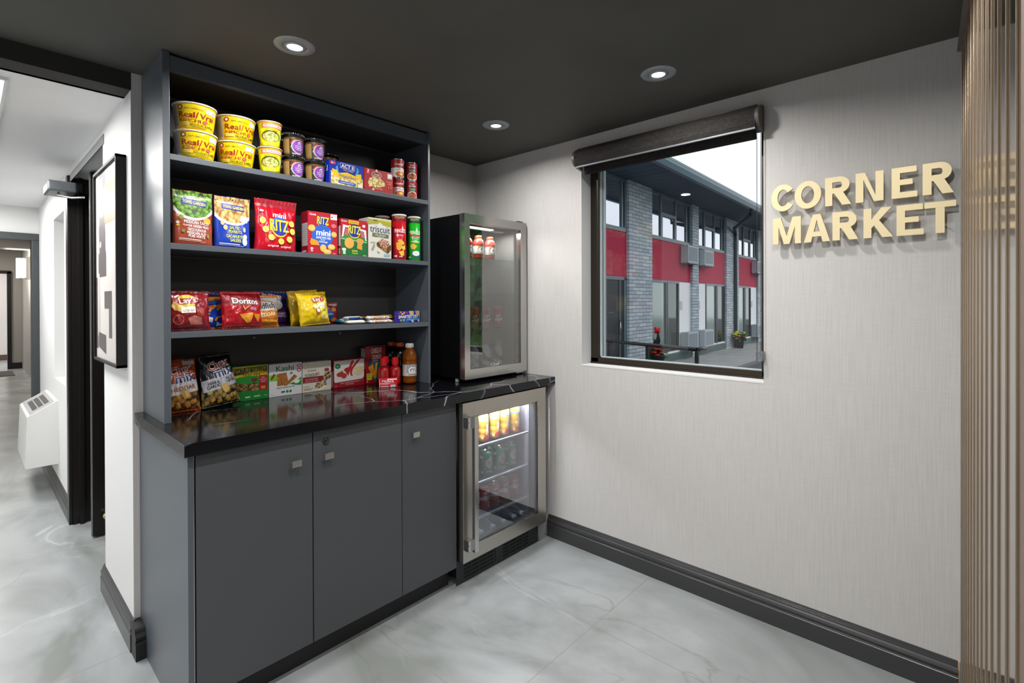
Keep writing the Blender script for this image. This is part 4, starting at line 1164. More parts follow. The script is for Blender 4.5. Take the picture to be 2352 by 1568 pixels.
carton('cracker_box', -1.105, -.972, -.285, S2, S2+.168, .055, '#b3182b',
       [('r', 0, 0, 100, 54, '#1d6a32'), ('p', [(0, 44), (100, 38), (100, 46), (60, 54.5), (36, 54), (14, 57.5), (0, 54)], '#2f9038'), ('r', 1, 42.5, 99, 43.6, '#e8f0e8', -4), ('p', [(4, 50), (8, 84), (96, 74), (98, 44), (93, 46), (88, 70), (16, 78), (9, 52)], '#e8e4e4'), ('p', [(13, 56), (17, 76), (28, 74), (28, 56)], '#a87078'), ('p', [(76, 54), (76, 72), (88, 70), (92, 50)], '#a87078'),
        ('t', 'Christie', 12, 94, 22, 5, '#f4ece8', -2, .05), ('r', 28, 88, 68, 97, '#e2b41c', -2), ('t', 'LIMITED EDITION', 48, 92, 32, 3.5, '#4d3a12', -2), ('e', 51, 68, 23, 19, '#e8c41c'), ('e', 51, 70, 22, 18, '#1a2c96'), ('t', 'RITZ', 51, 72, 46, 22, '#ecdf1e', -4, .07), ('e', 87, 85, 6, 4, '#f0e0e0'),
        ('e', 31, 35, 18, 15, '#d99a44'), ('e', 31, 36, 16.5, 13.5, '#e2a852'), ('p', [(60, 46), (64, 50), (76, 50), (86, 46), (84, 36), (80, 36), (80, 18), (60, 22), (62, 38), (58, 38)], '#d99a44'),
        ('t', 'soccer', 52, 14.5, 22, 5, '#dfe04a', 0, .04), ('t', 'shapes', 52, 8, 24, 5.5, '#dfe04a', 0, .04), ('e', 11, 17, 8, 4, '#d8e4d8'), ('r', 7, 4, 17, 13, '#c8d8c8'), ('t', '180 g', 90, 3, 14, 3, '#f0f4f0')],
       'red and green soccer cracker box on the second shelf', 'cracker box', side=[('r', 12, 26, 96, 80, '#cfcdd0'), ('r', 20, 4, 90, 20, '#d8a8ac')], sidec='#a81626', top='#8f1426')
carton('cracker_box', -.964, -.838, -.285, S2, S2+.190, .085, '#d5d3c8',
       [('r', 0, 85, 100, 97, '#c2b83c'), ('p', [(0, 82), (40, 86), (100, 80), (100, 92), (0, 97)], '#a8a23a'), ('r', 20, 92, 38, 95, '#5a5a20'), ('e', 50, 80, 12, 9, '#d8d8d0'), ('t', 'triscuit', 50, 72, 88, 16, '#1d2c5c', -1, .02), ('r', 16, 52, 88, 62, '#6c7050', -2), ('t', 'DILL, SEA SALT', 52, 57.5, 46, 4, '#f0f0e4', -2, .03), ('t', '& OLIVE OIL', 52, 53.6, 28, 2.4, '#f0f0e4', -2),
        ('p', [(34, 38), (52, 46), (98, 34), (98, 22), (84, 12), (72, 16), (36, 30)], GRAN), ('p', [(44, 42), (58, 50), (88, 44), (92, 32), (70, 26), (50, 30)], food('print_of_tuna_topping', '#c98a72', '#e0c8b0', '#7a4a38', 150)), ('p', [(10, 20), (22, 36), (28, 30), (18, 16)], '#9a9a84'), ('p', [(34, 18), (48, 14), (44, 10)], '#8a8a70'), ('r', 66, 5, 94, 11, '#8fb0c0'), ('r', 8, 36, 28, 40, '#b0ae9c')],
       'cream and yellow box of woven wheat crackers on the second shelf', 'cracker box', sidec='#c3beb6', top='#c0beb4', side=[('r', 10, 10, 90, 90, '#bab4ac')])

def chip_can(x, y, z, r, h, body, dark, items, label, grp, d=0):
    e = empty('chip_tube', (x, y, z+.0005), label, 'chip can', grp, rot=(0, 0, facecam(x, y, d)))
    mb = MB(); mb.lathe([(0, 0), (r-.001, 0), (r, .001), (r, h-.006), (0, h-.006)], ink(body, .18), 36, cap=False)
    W_ = R(200)*r; f = cylmap(lambda v: r, 200)(W_)
    mb.decal([('r', 0, 87, 100, 99.5, dark), ('t', 'NEW LOOK', 55, 96.6, 44, 2.2, '#dfd83a'), ('t', 'SAME GREAT TASTE', 55, 93.8, 44, 1.6, '#e8e8e8')]+items, W_, h-.006, f, st=.0045)
    mb.obj('tube', e)
    mb = MB(); mb.lathe([(r+.0005, h-.009), (r+.002, h-.008), (r+.002, h-.001), (r, h), (r-.003, h-.0015), (0, h-.0015)], M('clear_white_lid', '#dcd4d6', .25), 36, cap=False); mb.obj('lid', e)
TUBE = [('t', 'PRINGLES', 56, 65, 50, 8.5, '#f4eef0', 0, .06)]
chip_can(-.768, -.250, S2, .0345, .228, '#b51620', '#7c0f18', TUBE+[('t', 'ORIGINAL', 55, 55, 32, 3, '#f4eeee', 0, .04), ('p', [(46, 44), (60, 46), (76, 38), (72, 34), (58, 34)], '#eab845'), ('p', [(40, 38), (54, 40), (70, 28), (52, 20), (42, 24)], '#e8a92e'), ('p', [(62, 28), (78, 34), (80, 24), (68, 22)], '#f0c860'), ('p', [(50, 18), (72, 22), (74, 10), (60, 8)], '#eab845'), ('r', 30, 6, 44, 10, '#e8c0c0'), ('r', 52, 6, 66, 8, '#e8c0c0')], 'red chip tube in front at the right end of the second shelf', 'round chip tubes', -4)
chip_can(-.676, -.250, S2, .0315, .228, '#1ea024', '#14451c', [('t', 'PRINGLES', 58, 65, 56, 8.5, '#f4eef0', 0, .06), ('p', [(30, 63), (46, 59), (70, 59), (90, 63), (90, 60), (70, 55), (46, 55), (30, 60)], '#b8302e'), ('t', 'SOUR CREAM', 60, 55, 44, 2.6, '#eaf6e0', 0, .04), ('t', '& ONION', 60, 51, 28, 2.6, '#eaf6e0', 0, .04), ('p', [(36, 44), (60, 48), (84, 43), (60, 41)], '#b4d89a'), ('p', [(34, 36), (48, 40), (66, 34), (54, 26), (40, 28)], '#dfb43a'), ('e', 62, 16, 21, 7.5, '#26368f'), ('e', 62, 17, 18, 6, '#dfe6e4'), ('r', 20, 6, 36, 10, '#bfe0bf')], 'green chip tube at the right end of the second shelf', 'round chip tubes', -4)
chip_can(-.800, -.150, S2, .0345, .228, '#8f131b', '#7c0f18', TUBE, 'dark red chip tube in the back row behind the cream cracker box', 'round chip tubes', 0)

# third shelf: bags of crisps
LAY = lambda cx, cy, s, a=0: [('e', cx, cy, 20*s, 16*s, '#d9c62a'), ('r', cx-22*s, cy-8*s, cx+22*s, cy+8*s, '#a8161e', a+3), ('t', "Lay's", cx, cy, 40*s, 18*s, '#f6f0ec', a+6, .05)]
bag('chip_bag', .142, 0.150, .056, (-1.689, -.235, S3), -3, 8, '#7e1420',
    [('e', 38, 62, 24, 21, '#8f1a2c'), ('p', [(8, 58), (14, 72), (30, 64), (34, 44), (14, 50)], '#c9a04a')]+[('e', 45, 80, 19, 9, '#c9b81e'), ('e', 45, 62, 19, 10, '#c9b81e'), ('r', 25, 64, 68, 80, '#94141c', 3), ('t', "Lay's", 47, 72, 40, 19, '#ece4e2', 6, .06), ('r', 30, 42, 64, 58, '#e4ddd0', 2), ('t', 'KETCHUP', 47, 48, 26, 5, '#5a1a1c', 2, .03), ('e', 24, 26, 12, 12, '#c9a04a'), ('e', 24, 26, 11, 11, '#861420'), ('p', [(44, 30), (62, 36), (78, 30), (80, 14), (52, 12)], '#a86258'), ('e', 76, 44, 9, 12, '#8c2a1c'), ('r', 0, 0, 100, 4.4, '#5c0e18')],
    'dark red ketchup chip bag at the left end of the third shelf', 'chip bag', seed=11, wr=.006)
bag('chip_bag', .150, 0.146, .050, (-1.597, -.168, S3), 4, 9, '#16389c',
    [('r', 0, 84, 100, 99, '#3a1412'), ('r', 0, 66, 100, 86, '#c9681c', 3), ('t', 'CHEEZIES', 46, 82, 44, 6, '#b9b02a', 3, .04), ('r', 30, 66, 82, 75, '#1d4fa0', 4), ('p', [(0, 52), (50, 62), (100, 68), (100, 62), (50, 55), (0, 45)], '#d9731c')]+
    [('p', [(x, y), (x+6, y+9), (x+16, y+12), (x+17, y+7), (x+9, y+4), (x+5, y-3)], '#dd7d22') for x, y in ((40, 46), (62, 50), (56, 22), (84, 16), (78, 34), (28, 30))]+[('p', [(34, 20), (40, 32), (52, 28), (50, 16)], '#d5d8de'), ('p', [(60, 6), (62, 18), (70, 12), (82, 16), (84, 8)], '#d5dde8'), ('r', 0, 0, 100, 4.4, '#b5611c')],
    'blue and orange cheese puff bag behind the ketchup chip bag', 'chip bag', seed=12, wr=.005)
bag('chip_bag', .165, 0.153, .045, (-1.56, -.085, S3), -4, 4, '#4a1014', [('r', 0, 90, 100, 99, '#6a1c1a')], 'dark maroon chip bag in the back row between the front bags', 'chip bag', seed=13, wr=.006)
bag('chip_bag', .162, 0.150, .062, (-1.497, -.225, S3), 6, 9, '#a3101c',
    [('r', 2, 60, 98, 93, '#84101a'), ('t', 'Doritos', 54, 72, 66, 19, '#1e1416', -3, .16), ('t', 'Doritos', 54, 72, 64, 17, '#dfdcdc', -3, .06), ('p', [(42, 60), (48, 42), (78, 68), (50, 50), (45, 62)], '#1e1416'), ('p', [(44, 60), (48, 46), (74, 66), (50, 52), (46, 60)], '#d8863a'), ('r', 64, 46, 80, 55, '#a86a8c', -4), ('p', [(34, 36), (70, 40), (62, 14), (54, 12)], '#d8902a'), ('p', [(70, 36), (92, 36), (82, 14)], '#c97d22'), ('r', 4, 4, 96, 9, '#c9463a'), ('r', 0, 0, 100, 4.4, '#7a0c16')],
    'bright red tortilla chip bag in the middle of the third shelf', 'chip bag', seed=14, wr=.006)
bag('chip_bag', .125, 0.135, .050, (-1.398, -.172, S3), -4, 7, '#c9761c',
    [('p', [(1, 56), (1, 93), (99, 93), (99, 50)], '#cfccc8'), ('e', 50, 66, 44, 17, '#b9761c'), ('e', 50, 65, 42, 15, '#cfccc8'), ('t', 'Goldfish', 44, 64, 84, 19, '#1e1a18', 6, .05), ('t', 'CHEDDAR', 52, 37, 74, 12, '#e8dcc0', 7, .05), ('r', 10, 8, 94, 26, '#a05a14', 5), ('p', [(6, 18), (40, 24), (92, 20), (94, 14), (40, 16)], '#e8962a')],
    'orange and white cheddar cracker bag beside the red tortilla chip bag', 'chip bag', seed=15, wr=.004)
bag('chip_bag', .150, 0.155, .052, (-1.33, -.085, S3), 2, 4, '#432052',
    [('r', 0, 66, 100, 99, '#1a2150'), ('t', 'RUFFLES', 50, 83, 56, 15, '#e8e0e4', -9, .16), ('t', 'RUFFLES', 50, 83, 54, 13, '#b8241f', -9, .06), ('e', 46, 60, 34, 17, '#c9ccd2'), ('p', [(26, 62), (36, 70), (46, 52), (70, 50), (60, 42), (34, 44)], '#c9b02a'), ('p', [(0, 0), (0, 40), (40, 48), (100, 40), (100, 0)], '#43205a'), ('t', 'ALL DRESSED', 56, 34, 70, 6, '#dcd0e4', 0, .04), ('t', 'ASSAISONNEE', 56, 27, 78, 6, '#dcd0e4', 0, .04)]+[('r', 6+13*k, 12, 19+13*k, 12.8, '#7a4a92', 32 if k % 2 else -32) for k in range(7)],
    'purple and navy all-dressed ridged chip bag in the middle of the third shelf', 'chip bag', seed=16, wr=.005)
bag('chip_bag', .150, 0.153, .05, (-1.205, -.150, S3), 8, 4, '#c9a10e', [('r', 0, 88, 100, 99, '#b58c0c')], 'yellow chip bag tucked directly behind the leaning yellow chip bag', 'chip bag', seed=17, wr=.006, group=None, roll=-4)
bag('chip_bag', .152, 0.146, .058, (-1.20, -.232, S3), 10, 9, '#cfae10',
    [('e', 64, 78, 22, 15, '#b3920e'), ('e', 64, 78, 20, 13.5, '#cfae10'), ('r', 42, 69, 84, 83, '#9c1a1a', 6), ('t', "Lay's", 63, 76, 36, 15, '#f2ebe2', 9, .06), ('e', 70, 66, 12, 4, '#b8a41a'), ('p', [(56, 64), (78, 66), (84, 44), (62, 42)], '#e0dccc'), ('t', 'CLASSIC', 69, 56, 20, 3, '#a83a30', 4), ('e', 72, 47, 11, 3.5, '#dfe02c'), ('e', 52, 40, 8, 11, '#a5622a'), ('e', 54, 42, 5, 6, '#e8dcc8'), ('e', 46, 54, 12, 7, '#e6d9a0'), ('e', 76, 26, 16, 12, '#dccb5e'), ('e', 90, 36, 9, 14, '#d8c650'), ('e', 92, 88, 3, 3, '#c97a6a'), ('r', 0, 0, 100, 4.4, '#b3920e')],
    'shiny yellow classic chip bag leaning at the right of the chip bags', 'chip bag', seed=18, wr=.007, roll=-3)
bag('chip_bag', .110, 0.131, .035, (-1.10, -.045, S3), 4, 4, '#6a0f18', [], 'dark red snack bag behind the small cracker bag', 'chip bag', seed=19, wr=.003)
bag('chip_bag', .100, 0.103, .030, (-1.07, -.10, S3), 0, 4, '#8a1420',
    [('t', 'RITZ', 22, 74, 34, 13, '#b9ac1c', 0, .06), ('e', 42, 42, 34, 24, '#1e4f9c'), ('t', 'snackwich', 40, 46, 50, 8, '#e4e8f0', 0, .04), ('e', 74, 66, 14, 9, '#b9803a'), ('e', 74, 18, 16, 10, '#b9803a'), ('r', 50, 84, 94, 92, '#a8a4a4', -3)],
    'small dark red cracker snack bag with a blue disc right of the yellow bags', 'chip bag', seed=20, wr=.002)
# candy bars: soft wrapped bars lying on the shelf
def bar(name, x, y, z, l, w, h, rz, body, items, label, seed, ends=None, ry=0):
    NX, NY = 26, 10
    mb = MB(); bmx = ink(body, .25) if not isinstance(body, bpy.types.Material) else body
    def top(u, v, k=0):
        a = PI*(v); e = 1 if .09 < u < .91 else .12
        yy = -w/2*math.cos(a)*(1 if e == 1 else 1.15); zz = h/2+h/2*math.sin(a)*e+.0012*noise.noise(Vector((u*14, v*4, seed)))+k
        return Vector(((u-.5)*l, yy, zz))
    def bot(u, v):
        p = top(u, v); e = 1 if .09 < u < .91 else .12
        return Vector((p.x, p.y, h/2-h/2*math.sin(PI*v)*e*.95))
    i0 = mb.mi(bmx); i1 = mb.mi(ink(ends or body, .25) if not isinstance(ends or body, bpy.types.Material) else (ends or body))
    A = [[mb.bm.verts.new(top(i/NX, j/NY)) for j in range(NY+1)] for i in range(NX+1)]
    B = [[mb.bm.verts.new(bot(i/NX, j/NY)) for j in range(NY+1)] for i in range(NX+1)]
    for i in range(NX):
        for j in range(NY):
            k = i1 if i < 4 or i >= NX-4 else i0
            for f in (mb.bm.faces.new((A[i][j], A[i+1][j], A[i+1][j+1], A[i][j+1])), mb.bm.faces.new((B[i][j+1], B[i+1][j+1], B[i+1][j], B[i][j]))):
                f.material_index = k; f.smooth = True
    if items:
        mb.decal(items, l, PI*w/2, lambda u, v, k: top(u/l, v/(PI*w/2), k), st=.006, h0=.0005)
    bmesh.ops.remove_doubles(mb.bm, verts=mb.bm.verts[:], dist=1e-6)
    o = mb.obj(name, None, (x, y, z+.0006), (0, R(ry), R(rz)), norm=True)
    return tag(o, label, 'candy bar')
bar('candy_bar', -1.00, -.135, S3, .12, .045, .024, 14, '#7f98a8', [('r', 10, 20, 50, 40, '#c0ccd4'), ('e', 56, 32, 6, 14, '#1e2228')], 'grey-blue wrapped candy bar with a teal end at the left of the bar pile', 1, '#1f6a84')
bar('candy_bar', -.985, -.088, S3, .11, .042, .022, 8, '#27405c', [('r', 14, 20, 60, 40, '#9fb0bc')], 'navy wrapped candy bar below the grey-blue bar in the bar pile', 2)
bar('candy_bar', -1.005, -.225, S3, .118, .040, .020, 4, '#d9d6c2', [('r', 16, 36, 88, 62, '#2f74b8'), ('r', 18, 8, 80, 34, '#e4dfc8')], 'cream and sky-blue candy bar in front at the edge of the third shelf', 3, '#cfd0c4')
bar('candy_bar', -1.01, -.215, S3+.021, .110, .034, .016, 16, '#1d3f86', [('r', 10, 14, 84, 48, '#b9bcc0')], 'blue and silver candy bar lying on top of the cream bar', 4, '#b4b6ba')
bar('candy_bar', -.875, -.238, S3, .150, .034, .018, 2, CHOCN, [('r', 22, 46, 80, 74, '#ece8e8'), ('r', 34, 8, 74, 14, '#e8e2da')], 'white and brown nut candy bar in front at the edge of the shelf', 5, '#dcdadc')
bar('candy_bar', -.88, -.228, S3+.019, .146, .034, .018, 3, CHOCN, [('r', 22, 46, 80, 74, '#e4e0e0')], 'white and brown nut candy bar, upper one of the two stacked in front', 6, '#d6d4d8')
bar('candy_bar', -.83, -.150, S3, .150, .034, .020, -3, '#3a2a28', [('r', 20, 30, 60, 44, '#c9c0bc')], 'dark brown candy bar lying behind the two nut bars', 7, '#a8a0a0')
bar('candy_bar', -.80, -.140, S3+.021, .130, .034, .018, 5, '#b98a1c', [('r', 10, 20, 40, 50, '#2a1c18'), ('r', 70, 20, 90, 40, '#e0b424')], 'golden yellow candy bar on top of the back bars', 8, '#c9981e')
bar('candy_bar', -.915, -.155, S3+.021, .100, .032, .016, 22, '#8a6428', [('r', 20, 20, 70, 40, '#3a2618')], 'gold and brown candy bar angled in the middle of the bar pile', 9, '#b0842c')
bar('candy_bar', -.79, -.09, S3, .150, .032, .018, 0, '#4a1a1c', [('r', 12, 30, 84, 40, '#c9b8a8')], 'dark red candy bar at the back behind the golden bar', 10)
SMA = [('p', [(72, 100), (78, 70), (76, 58), (92, 56), (100, 56), (100, 100)], '#b3a284'), ('r', 97, 0, 100, 100, '#c0ae90'), ('e', 25, 91, 7, 6, '#e0882a'), ('e', 45, 86, 5.5, 9, '#dc8ab8'), ('e', 62, 84, 4.5, 8, '#c22a30'), ('e', 34, 75, 7.5, 6, '#d9d22a'), ('r', 8, 73, 21, 82, '#b83a5a'),
       ('t', 'SMARTIES', 50, 51, 80, 30, '#3a1a1c', 2, .16), ('t', 'SMARTIES', 50, 51, 78, 27, '#eceaf0', 2, .06), ('e', 26, 22, 6.5, 7, '#8ec22e'), ('e', 43, 23, 7, 6.5, '#8cc4e0'), ('p', [(54, 26), (70, 38), (95, 32), (94, 18), (56, 16)], '#3a94c8'), ('r', 20, 5, 70, 8, '#8a8ec8'), ('r', 88, 5, 95, 20, '#d8d8e0')]
carton('candy_box', -.795, -.692, -.264, S3, S3+.0585, .018, '#20278c', SMA, 'blue box of coloured candy at the right end of the third shelf, front one', 'candy box', sidec='#4a2a8c', group='blue candy boxes')
carton('candy_box', -.738, -.634, -.238, S3, S3+.0585, .018, '#20278c', SMA, 'blue box of coloured candy half hidden behind the front candy box', 'candy box', sidec='#4a2a8c', group='blue candy boxes')

# on the counter inside the shelf unit
CT = .9101
def chex(l1, l2, x, body, band, l3, foodm, label, seed, w, h, rz, roll):
    return bag('snack_bag', w, h, .062, (x, -.135, CT), rz, 9, body,
        [('r', 0, 2, 100, 36, foodm), ('r', 0, 34, 100, 56, band, 7), ('t', 'Chex', 52, 79, 70, 17, '#d0c8c8', 10, .16), ('t', 'Chex', 52, 79, 68, 15, '#8f2220', 10, .05), ('t', 'mix', 62, 64, 62, 18, '#d8d4da', 8, .16), ('t', 'mix', 62, 64, 60, 16, '#1d2766', 8, .05)]+l1+
        [('p', [(44, 38), (62, 42), (72, 30), (56, 22)], '#c69a4c'), ('p', [(46, 37), (60, 40), (69, 30), (56, 24)], '#d8b266')]+[('p', [(a, b), (a+10, b+4), (a+14, b-3), (a+4, b-6)], '#b98a3a') for a, b in ((16, 16), (34, 12), (58, 12), (76, 20))],
        label, 'snack bag', seed=seed, wr=.006, roll=roll, low=.38, taper=.2)
chex([('t', 'CHEDDAR', 48, 44, 84, 8, '#9c4a1e', 7, .04), ('r', 58, 88, 96, 96, '#a8a4a2', 3)], None, -1.690, '#a8401a', '#c6c2c0', None, CHEXF, 'orange cheddar snack mix bag standing at the left end of the counter', 31, .138, .205, 0, 0)
chex([('t', 'HERB &', 27, 46, 30, 5.5, '#26262c', 7, .04), ('t', 'GARLIC', 27, 39, 34, 5.5, '#26262c', 7, .04), ('t', 'AIL ET', 76, 52, 26, 5.5, '#26262c', 9, .04), ('t', 'HERBES', 78, 46, 28, 5.5, '#26262c', 9, .04)], None, -1.548, '#16161b', '#b4b4bc', None, CHEXG, 'black herb and garlic snack mix bag on the counter', 32, .152, .212, 8, -4)
def cbox(x0, x1, z1, items, body, label, side=None, sidec=None, dep=.042, top=None, yf=-.08, cat='snack bar box', rz=0):
    return carton('snack_box', x0, x1, yf, CT, z1, dep, body, items, label, cat, side=side, sidec=sidec, top=top, rz=rz)
cbox(-1.490, -1.343, CT+.150, [('r', 2, 66, 98, 99, '#c3a51c'), ('p', [(4, 74), (4, 94), (96, 97), (96, 80), (60, 82), (30, 78)], '#15301c'), ('t', 'NATURE VALLEY', 50, 87, 88, 13, '#b9a32c', 1, .04), ('t', 'TRAIL MIX', 52, 72, 50, 8, '#2b2a16', 0, .04), ('p', [(2, 64), (20, 70), (60, 70), (98, 60), (98, 66), (98, 40), (2, 40)], '#1c7a2a'), ('p', [(2, 46), (30, 64), (70, 66), (98, 64), (98, 60), (2, 40)], '#1c7a2a'),
     ('p', [(2, 32), (6, 52), (24, 50), (38, 48), (40, 32), (22, 28)], GRAN), ('p', [(40, 30), (42, 48), (60, 50), (72, 44), (72, 28), (56, 26)], GRAN), ('e', 60, 58, 9, 6, '#5a2a1c'), ('p', [(73, 24), (73, 70), (97, 70), (97, 26), (85, 28)], '#8f1a22'), ('t', 'DARK', 85, 63, 10, 4, '#e0a8a0'), ('t', 'CHOCOLATE', 85, 57, 20, 4, '#e0a8a0'), ('t', 'CHERRY', 85, 51, 14, 4, '#e0a8a0'), ('r', 79, 30, 91, 38, '#c97a1c'), ('t', '5', 9, 15, 5, 5, '#dce8d8'), ('r', 34, 8, 48, 12, '#a8c8a8'), ('r', 58, 9, 76, 12, '#a8c8a8'), ('t', '175 g', 92, 10, 9, 3, '#dce8d8')],
     '#17702a', 'green and yellow trail mix bar box on the counter', sidec='#0f3d1c')
cbox(-1.340, -1.192, CT+.145, [('t', 'Kashi', 48, 86, 54, 17, '#1d5a3a', 1, .03), ('e', 91, 90, 6.5, 6, '#a8283c'), ('e', 91, 76, 6.5, 6, '#a8283c'), ('e', 91, 90, 4, 3.5, '#e0c0c4'), ('e', 91, 76, 3, 3, '#f0e8e8'), ('r', 1, 49, 24, 68, '#7ab52c'), ('p', [(4, 56), (14, 72), (19, 68), (8, 52)], '#6a3a22'), ('p', [(24, 32), (24, 70), (52, 72), (54, 60), (60, 34)], CRACK), ('p', [(44, 32), (76, 64), (86, 56), (52, 30)], CRACK), ('p', [(60, 66), (68, 74), (72, 66)], '#9c5a30'), ('p', [(60, 36), (80, 40), (98, 54), (98, 28), (80, 30)], '#1f7a3a'), ('p', [(74, 42), (96, 46), (90, 36), (80, 34)], '#d8e4c0'),
     ('t', 'Apple Cinnamon Flax', 50, 26, 56, 6, '#3a7a5c', 1), ('r', 36, 10, 47, 15, '#2a4a78'), ('e', 54, 12.5, 4, 4, '#1d7a4c'), ('e', 64, 12.5, 4, 4, '#1d7a4c'), ('r', 4, 6, 12, 7, '#8a9a8a')],
     '#cfcfd0', 'white snack bar box with brown crackers and green trim on the counter', sidec='#9a9a9c')
cbox(-1.189, -1.047, CT+.140, [('e', 11, 86, 6, 6, '#b04a4c'), ('e', 11, 86, 5, 5, '#ded8cc'), ('t', 'QUAKER', 33, 71, 30, 6, '#26262a', 0, .04), ('t', 'YOGOURT', 33, 57, 52, 10, '#1c1c20', 2, .05), ('r', 1, 31, 72, 51, '#7a1a20'), ('t', 'DARK CHOCOLATE CHERRY', 31, 43, 44, 4, '#d8b0ac', 2), ('t', 'CHOCOLAT NOIR ET CERISES', 31, 36, 46, 4, '#d8b0ac', 2), ('p', [(64, 28), (78, 60), (99, 66), (99, 44), (86, 22)], GRAN2), ('e', 84, 70, 9, 6, '#8a3a3e'), ('p', [(42, 14), (46, 28), (70, 32), (84, 20), (76, 10), (56, 4)], GRAN2), ('p', [(44, 10), (56, 2), (80, 12), (80, 18), (58, 8)], '#e4e0cc'), ('e', 90, 28, 9, 9, '#b9bcc0'), ('r', 76, 87, 98, 94, '#c8c0b0'), ('t', '5 BARS', 14, 19, 20, 3, '#6a6458'), ('r', 5, 11, 36, 13, '#8c8678'), ('r', 5, 7, 30, 9, '#8c8678')],
     '#cdc6b8', 'beige yogourt granola bar box in the middle of the counter', sidec='#a8a090')
cbox(-1.036, -.864, CT+.137, [('r', 1, 1, 99, 99, '#8c1420'), ('p', [(3, 26), (6, 20), (92, 24), (98, 32), (98, 97), (3, 97)], '#cfcac6'), ('e', 14, 78, 9, 9, '#1d6a3c'), ('t', 'NEW', 14, 78, 9, 4, '#a8d0b0'), ('t', 'SPECIAL', 50, 93, 14, 3, '#b07078'), ('p', [(32, 62), (38, 70), (48, 72), (58, 96), (66, 94), (54, 62), (46, 40), (38, 56)], '#a81c24'), ('p', [(54, 66), (76, 96), (86, 97), (62, 64), (58, 48), (62, 38), (54, 40), (52, 52)], '#a81c24'), ('e', 22, 48, 12, 9, '#b22a2c'), ('e', 33, 42, 9, 10, '#a83438'), ('p', [(18, 54), (26, 62), (32, 55)], '#4c7a2c'),
     ('p', [(58, 60), (78, 74), (98, 68), (98, 62), (76, 56)], '#c9bb8c'), ('p', [(60, 48), (92, 66), (98, 50), (80, 36)], '#c9bb8c'), ('t', 'CRISPS / BARRES CROQUANTES', 52, 16, 60, 4, '#e0c4c4', 2, .03), ('r', 38, 9, 64, 11, '#c09a9c'), ('r', 85, 17, 96, 20, '#c83a58'), ('e', 8, 8, 4, 4, '#b8304a')],
     '#8c1420', 'white and red strawberry crisp bar box on the counter', sidec='#8c1420', side=[('r', 30, 5, 90, 60, '#c8c0bc')])
cbox(-.858, -.738, CT+.195, [('t', 'CHEEZ-IT', 54, 87, 52, 13, '#d9d2cc', 2, .07), ('r', 30, 79, 78, 80, '#c9522c', 1), ('t', 'CRUNCH', 54, 70, 46, 12, '#d9d2cc', 2, .07), ('p', [(8, 52), (24, 68), (32, 60), (16, 46)], '#3a2c2c'), ('p', [(14, 48), (50, 62), (99, 66), (99, 6), (40, 6), (20, 30)], '#1d4f54'), ('p', [(12, 44), (36, 52), (46, 26), (32, 16)], '#c07a1c'), ('p', [(40, 12), (48, 52), (60, 56), (52, 14)], '#c97f1e'), ('t', 'CHEDDAR', 46, 60, 30, 4, '#d8dcdc', 6), ('r', 5, 10, 30, 28, '#c9c22a', 3), ('t', 'NEW', 17, 24, 16, 4, '#4a4614'), ('t', 'CRUNCH', 17, 17, 18, 4, '#4a4614'), ('r', 4, 4, 10, 8, '#c89a94')],
     '#8a1a20', 'tall dark red cheese cracker box behind the red bottles', sidec='#6a1218', side=[('r', 15, 40, 95, 94, '#b4b2b2')]+[('r', 20, 50+7*k, 88, 51+7*k, '#6c6a6c') for k in range(6)], dep=.05, cat='cracker box')
# medicine bottles
def lathe_bottle(name, x, y, z, prof, body, capp, capm, label, cat, grp=None, wrap=None, d=0, capname='cap', neck=None):
    e = empty(name, (x, y, z+.0005), label, cat, grp, rot=(0, 0, facecam(x, y, d)))
    mb = MB(); mb.lathe(prof, body, 28, cap=False)
    if neck: mb.lathe(neck[0], neck[1], 20, cap=False)
    mb.obj('bottle', e)
    mb = MB(); mb.lathe(capp, capm, 24, cap=False)
    r_ = max(p[0] for p in capp); z0_, z1_ = capp[0][1], capp[-1][1]
    for k in range(24):
        a = 2*PI*k/24
        mb.box(-.0004, -.0004, z0_+.002, .0004, .0004, z1_-.004, capm, fn=lambda c: Vector(((r_+.0003)*math.cos(a)+c.x, (r_+.0003)*math.sin(a)+c.y, c.z)))
    mb.obj(capname, e)
    if wrap:
        rr, za, zb, items, bodyc = wrap
        W_ = 2*PI*rr
        f = cylmap(lambda v: rr, 360)(W_)
        mb = MB(); mb.decal([('r', 0, 0, 100, 100, bodyc)]+items, W_, zb-za, lambda u, v, k: f(u, v+za, k), st=.0045)
        mb.obj('wrap_label', e)
    return e
REDB = M('red_plastic_bottle', '#a80f14', .2, coat=.4); REDC = M('red_cap', '#c81016', .3)
zs = lambda p: [(r*1.06, z*1.28) for r, z in p]
for x, y, w_ in ((-.809, -.170, 'left one of the front pair'), (-.751, -.186, 'right one of the front pair'), (-.765, -.118, 'one behind the front pair')):
    lathe_bottle('medicine_bottle', x, y, CT, zs([(0, 0), (.022, 0), (.0255, .003), (.026, .01), (.026, .058), (.0245, .066), (.018, .072), (.0145, .074), (.0145, .079), (0, .079)]), REDB,
                 zs([(.0152, .0785), (.0152, .106), (.0145, .1085), (0, .1085)]), REDC, 'red medicine bottle with ribbed cap, '+w_, 'medicine bottle', 'red medicine bottles', neck=(zs([(.0147, .0735), (.0155, .074), (.0155, .0775), (0, .0775)]), M('smoke_neck', '#3a0a0c', .2)))
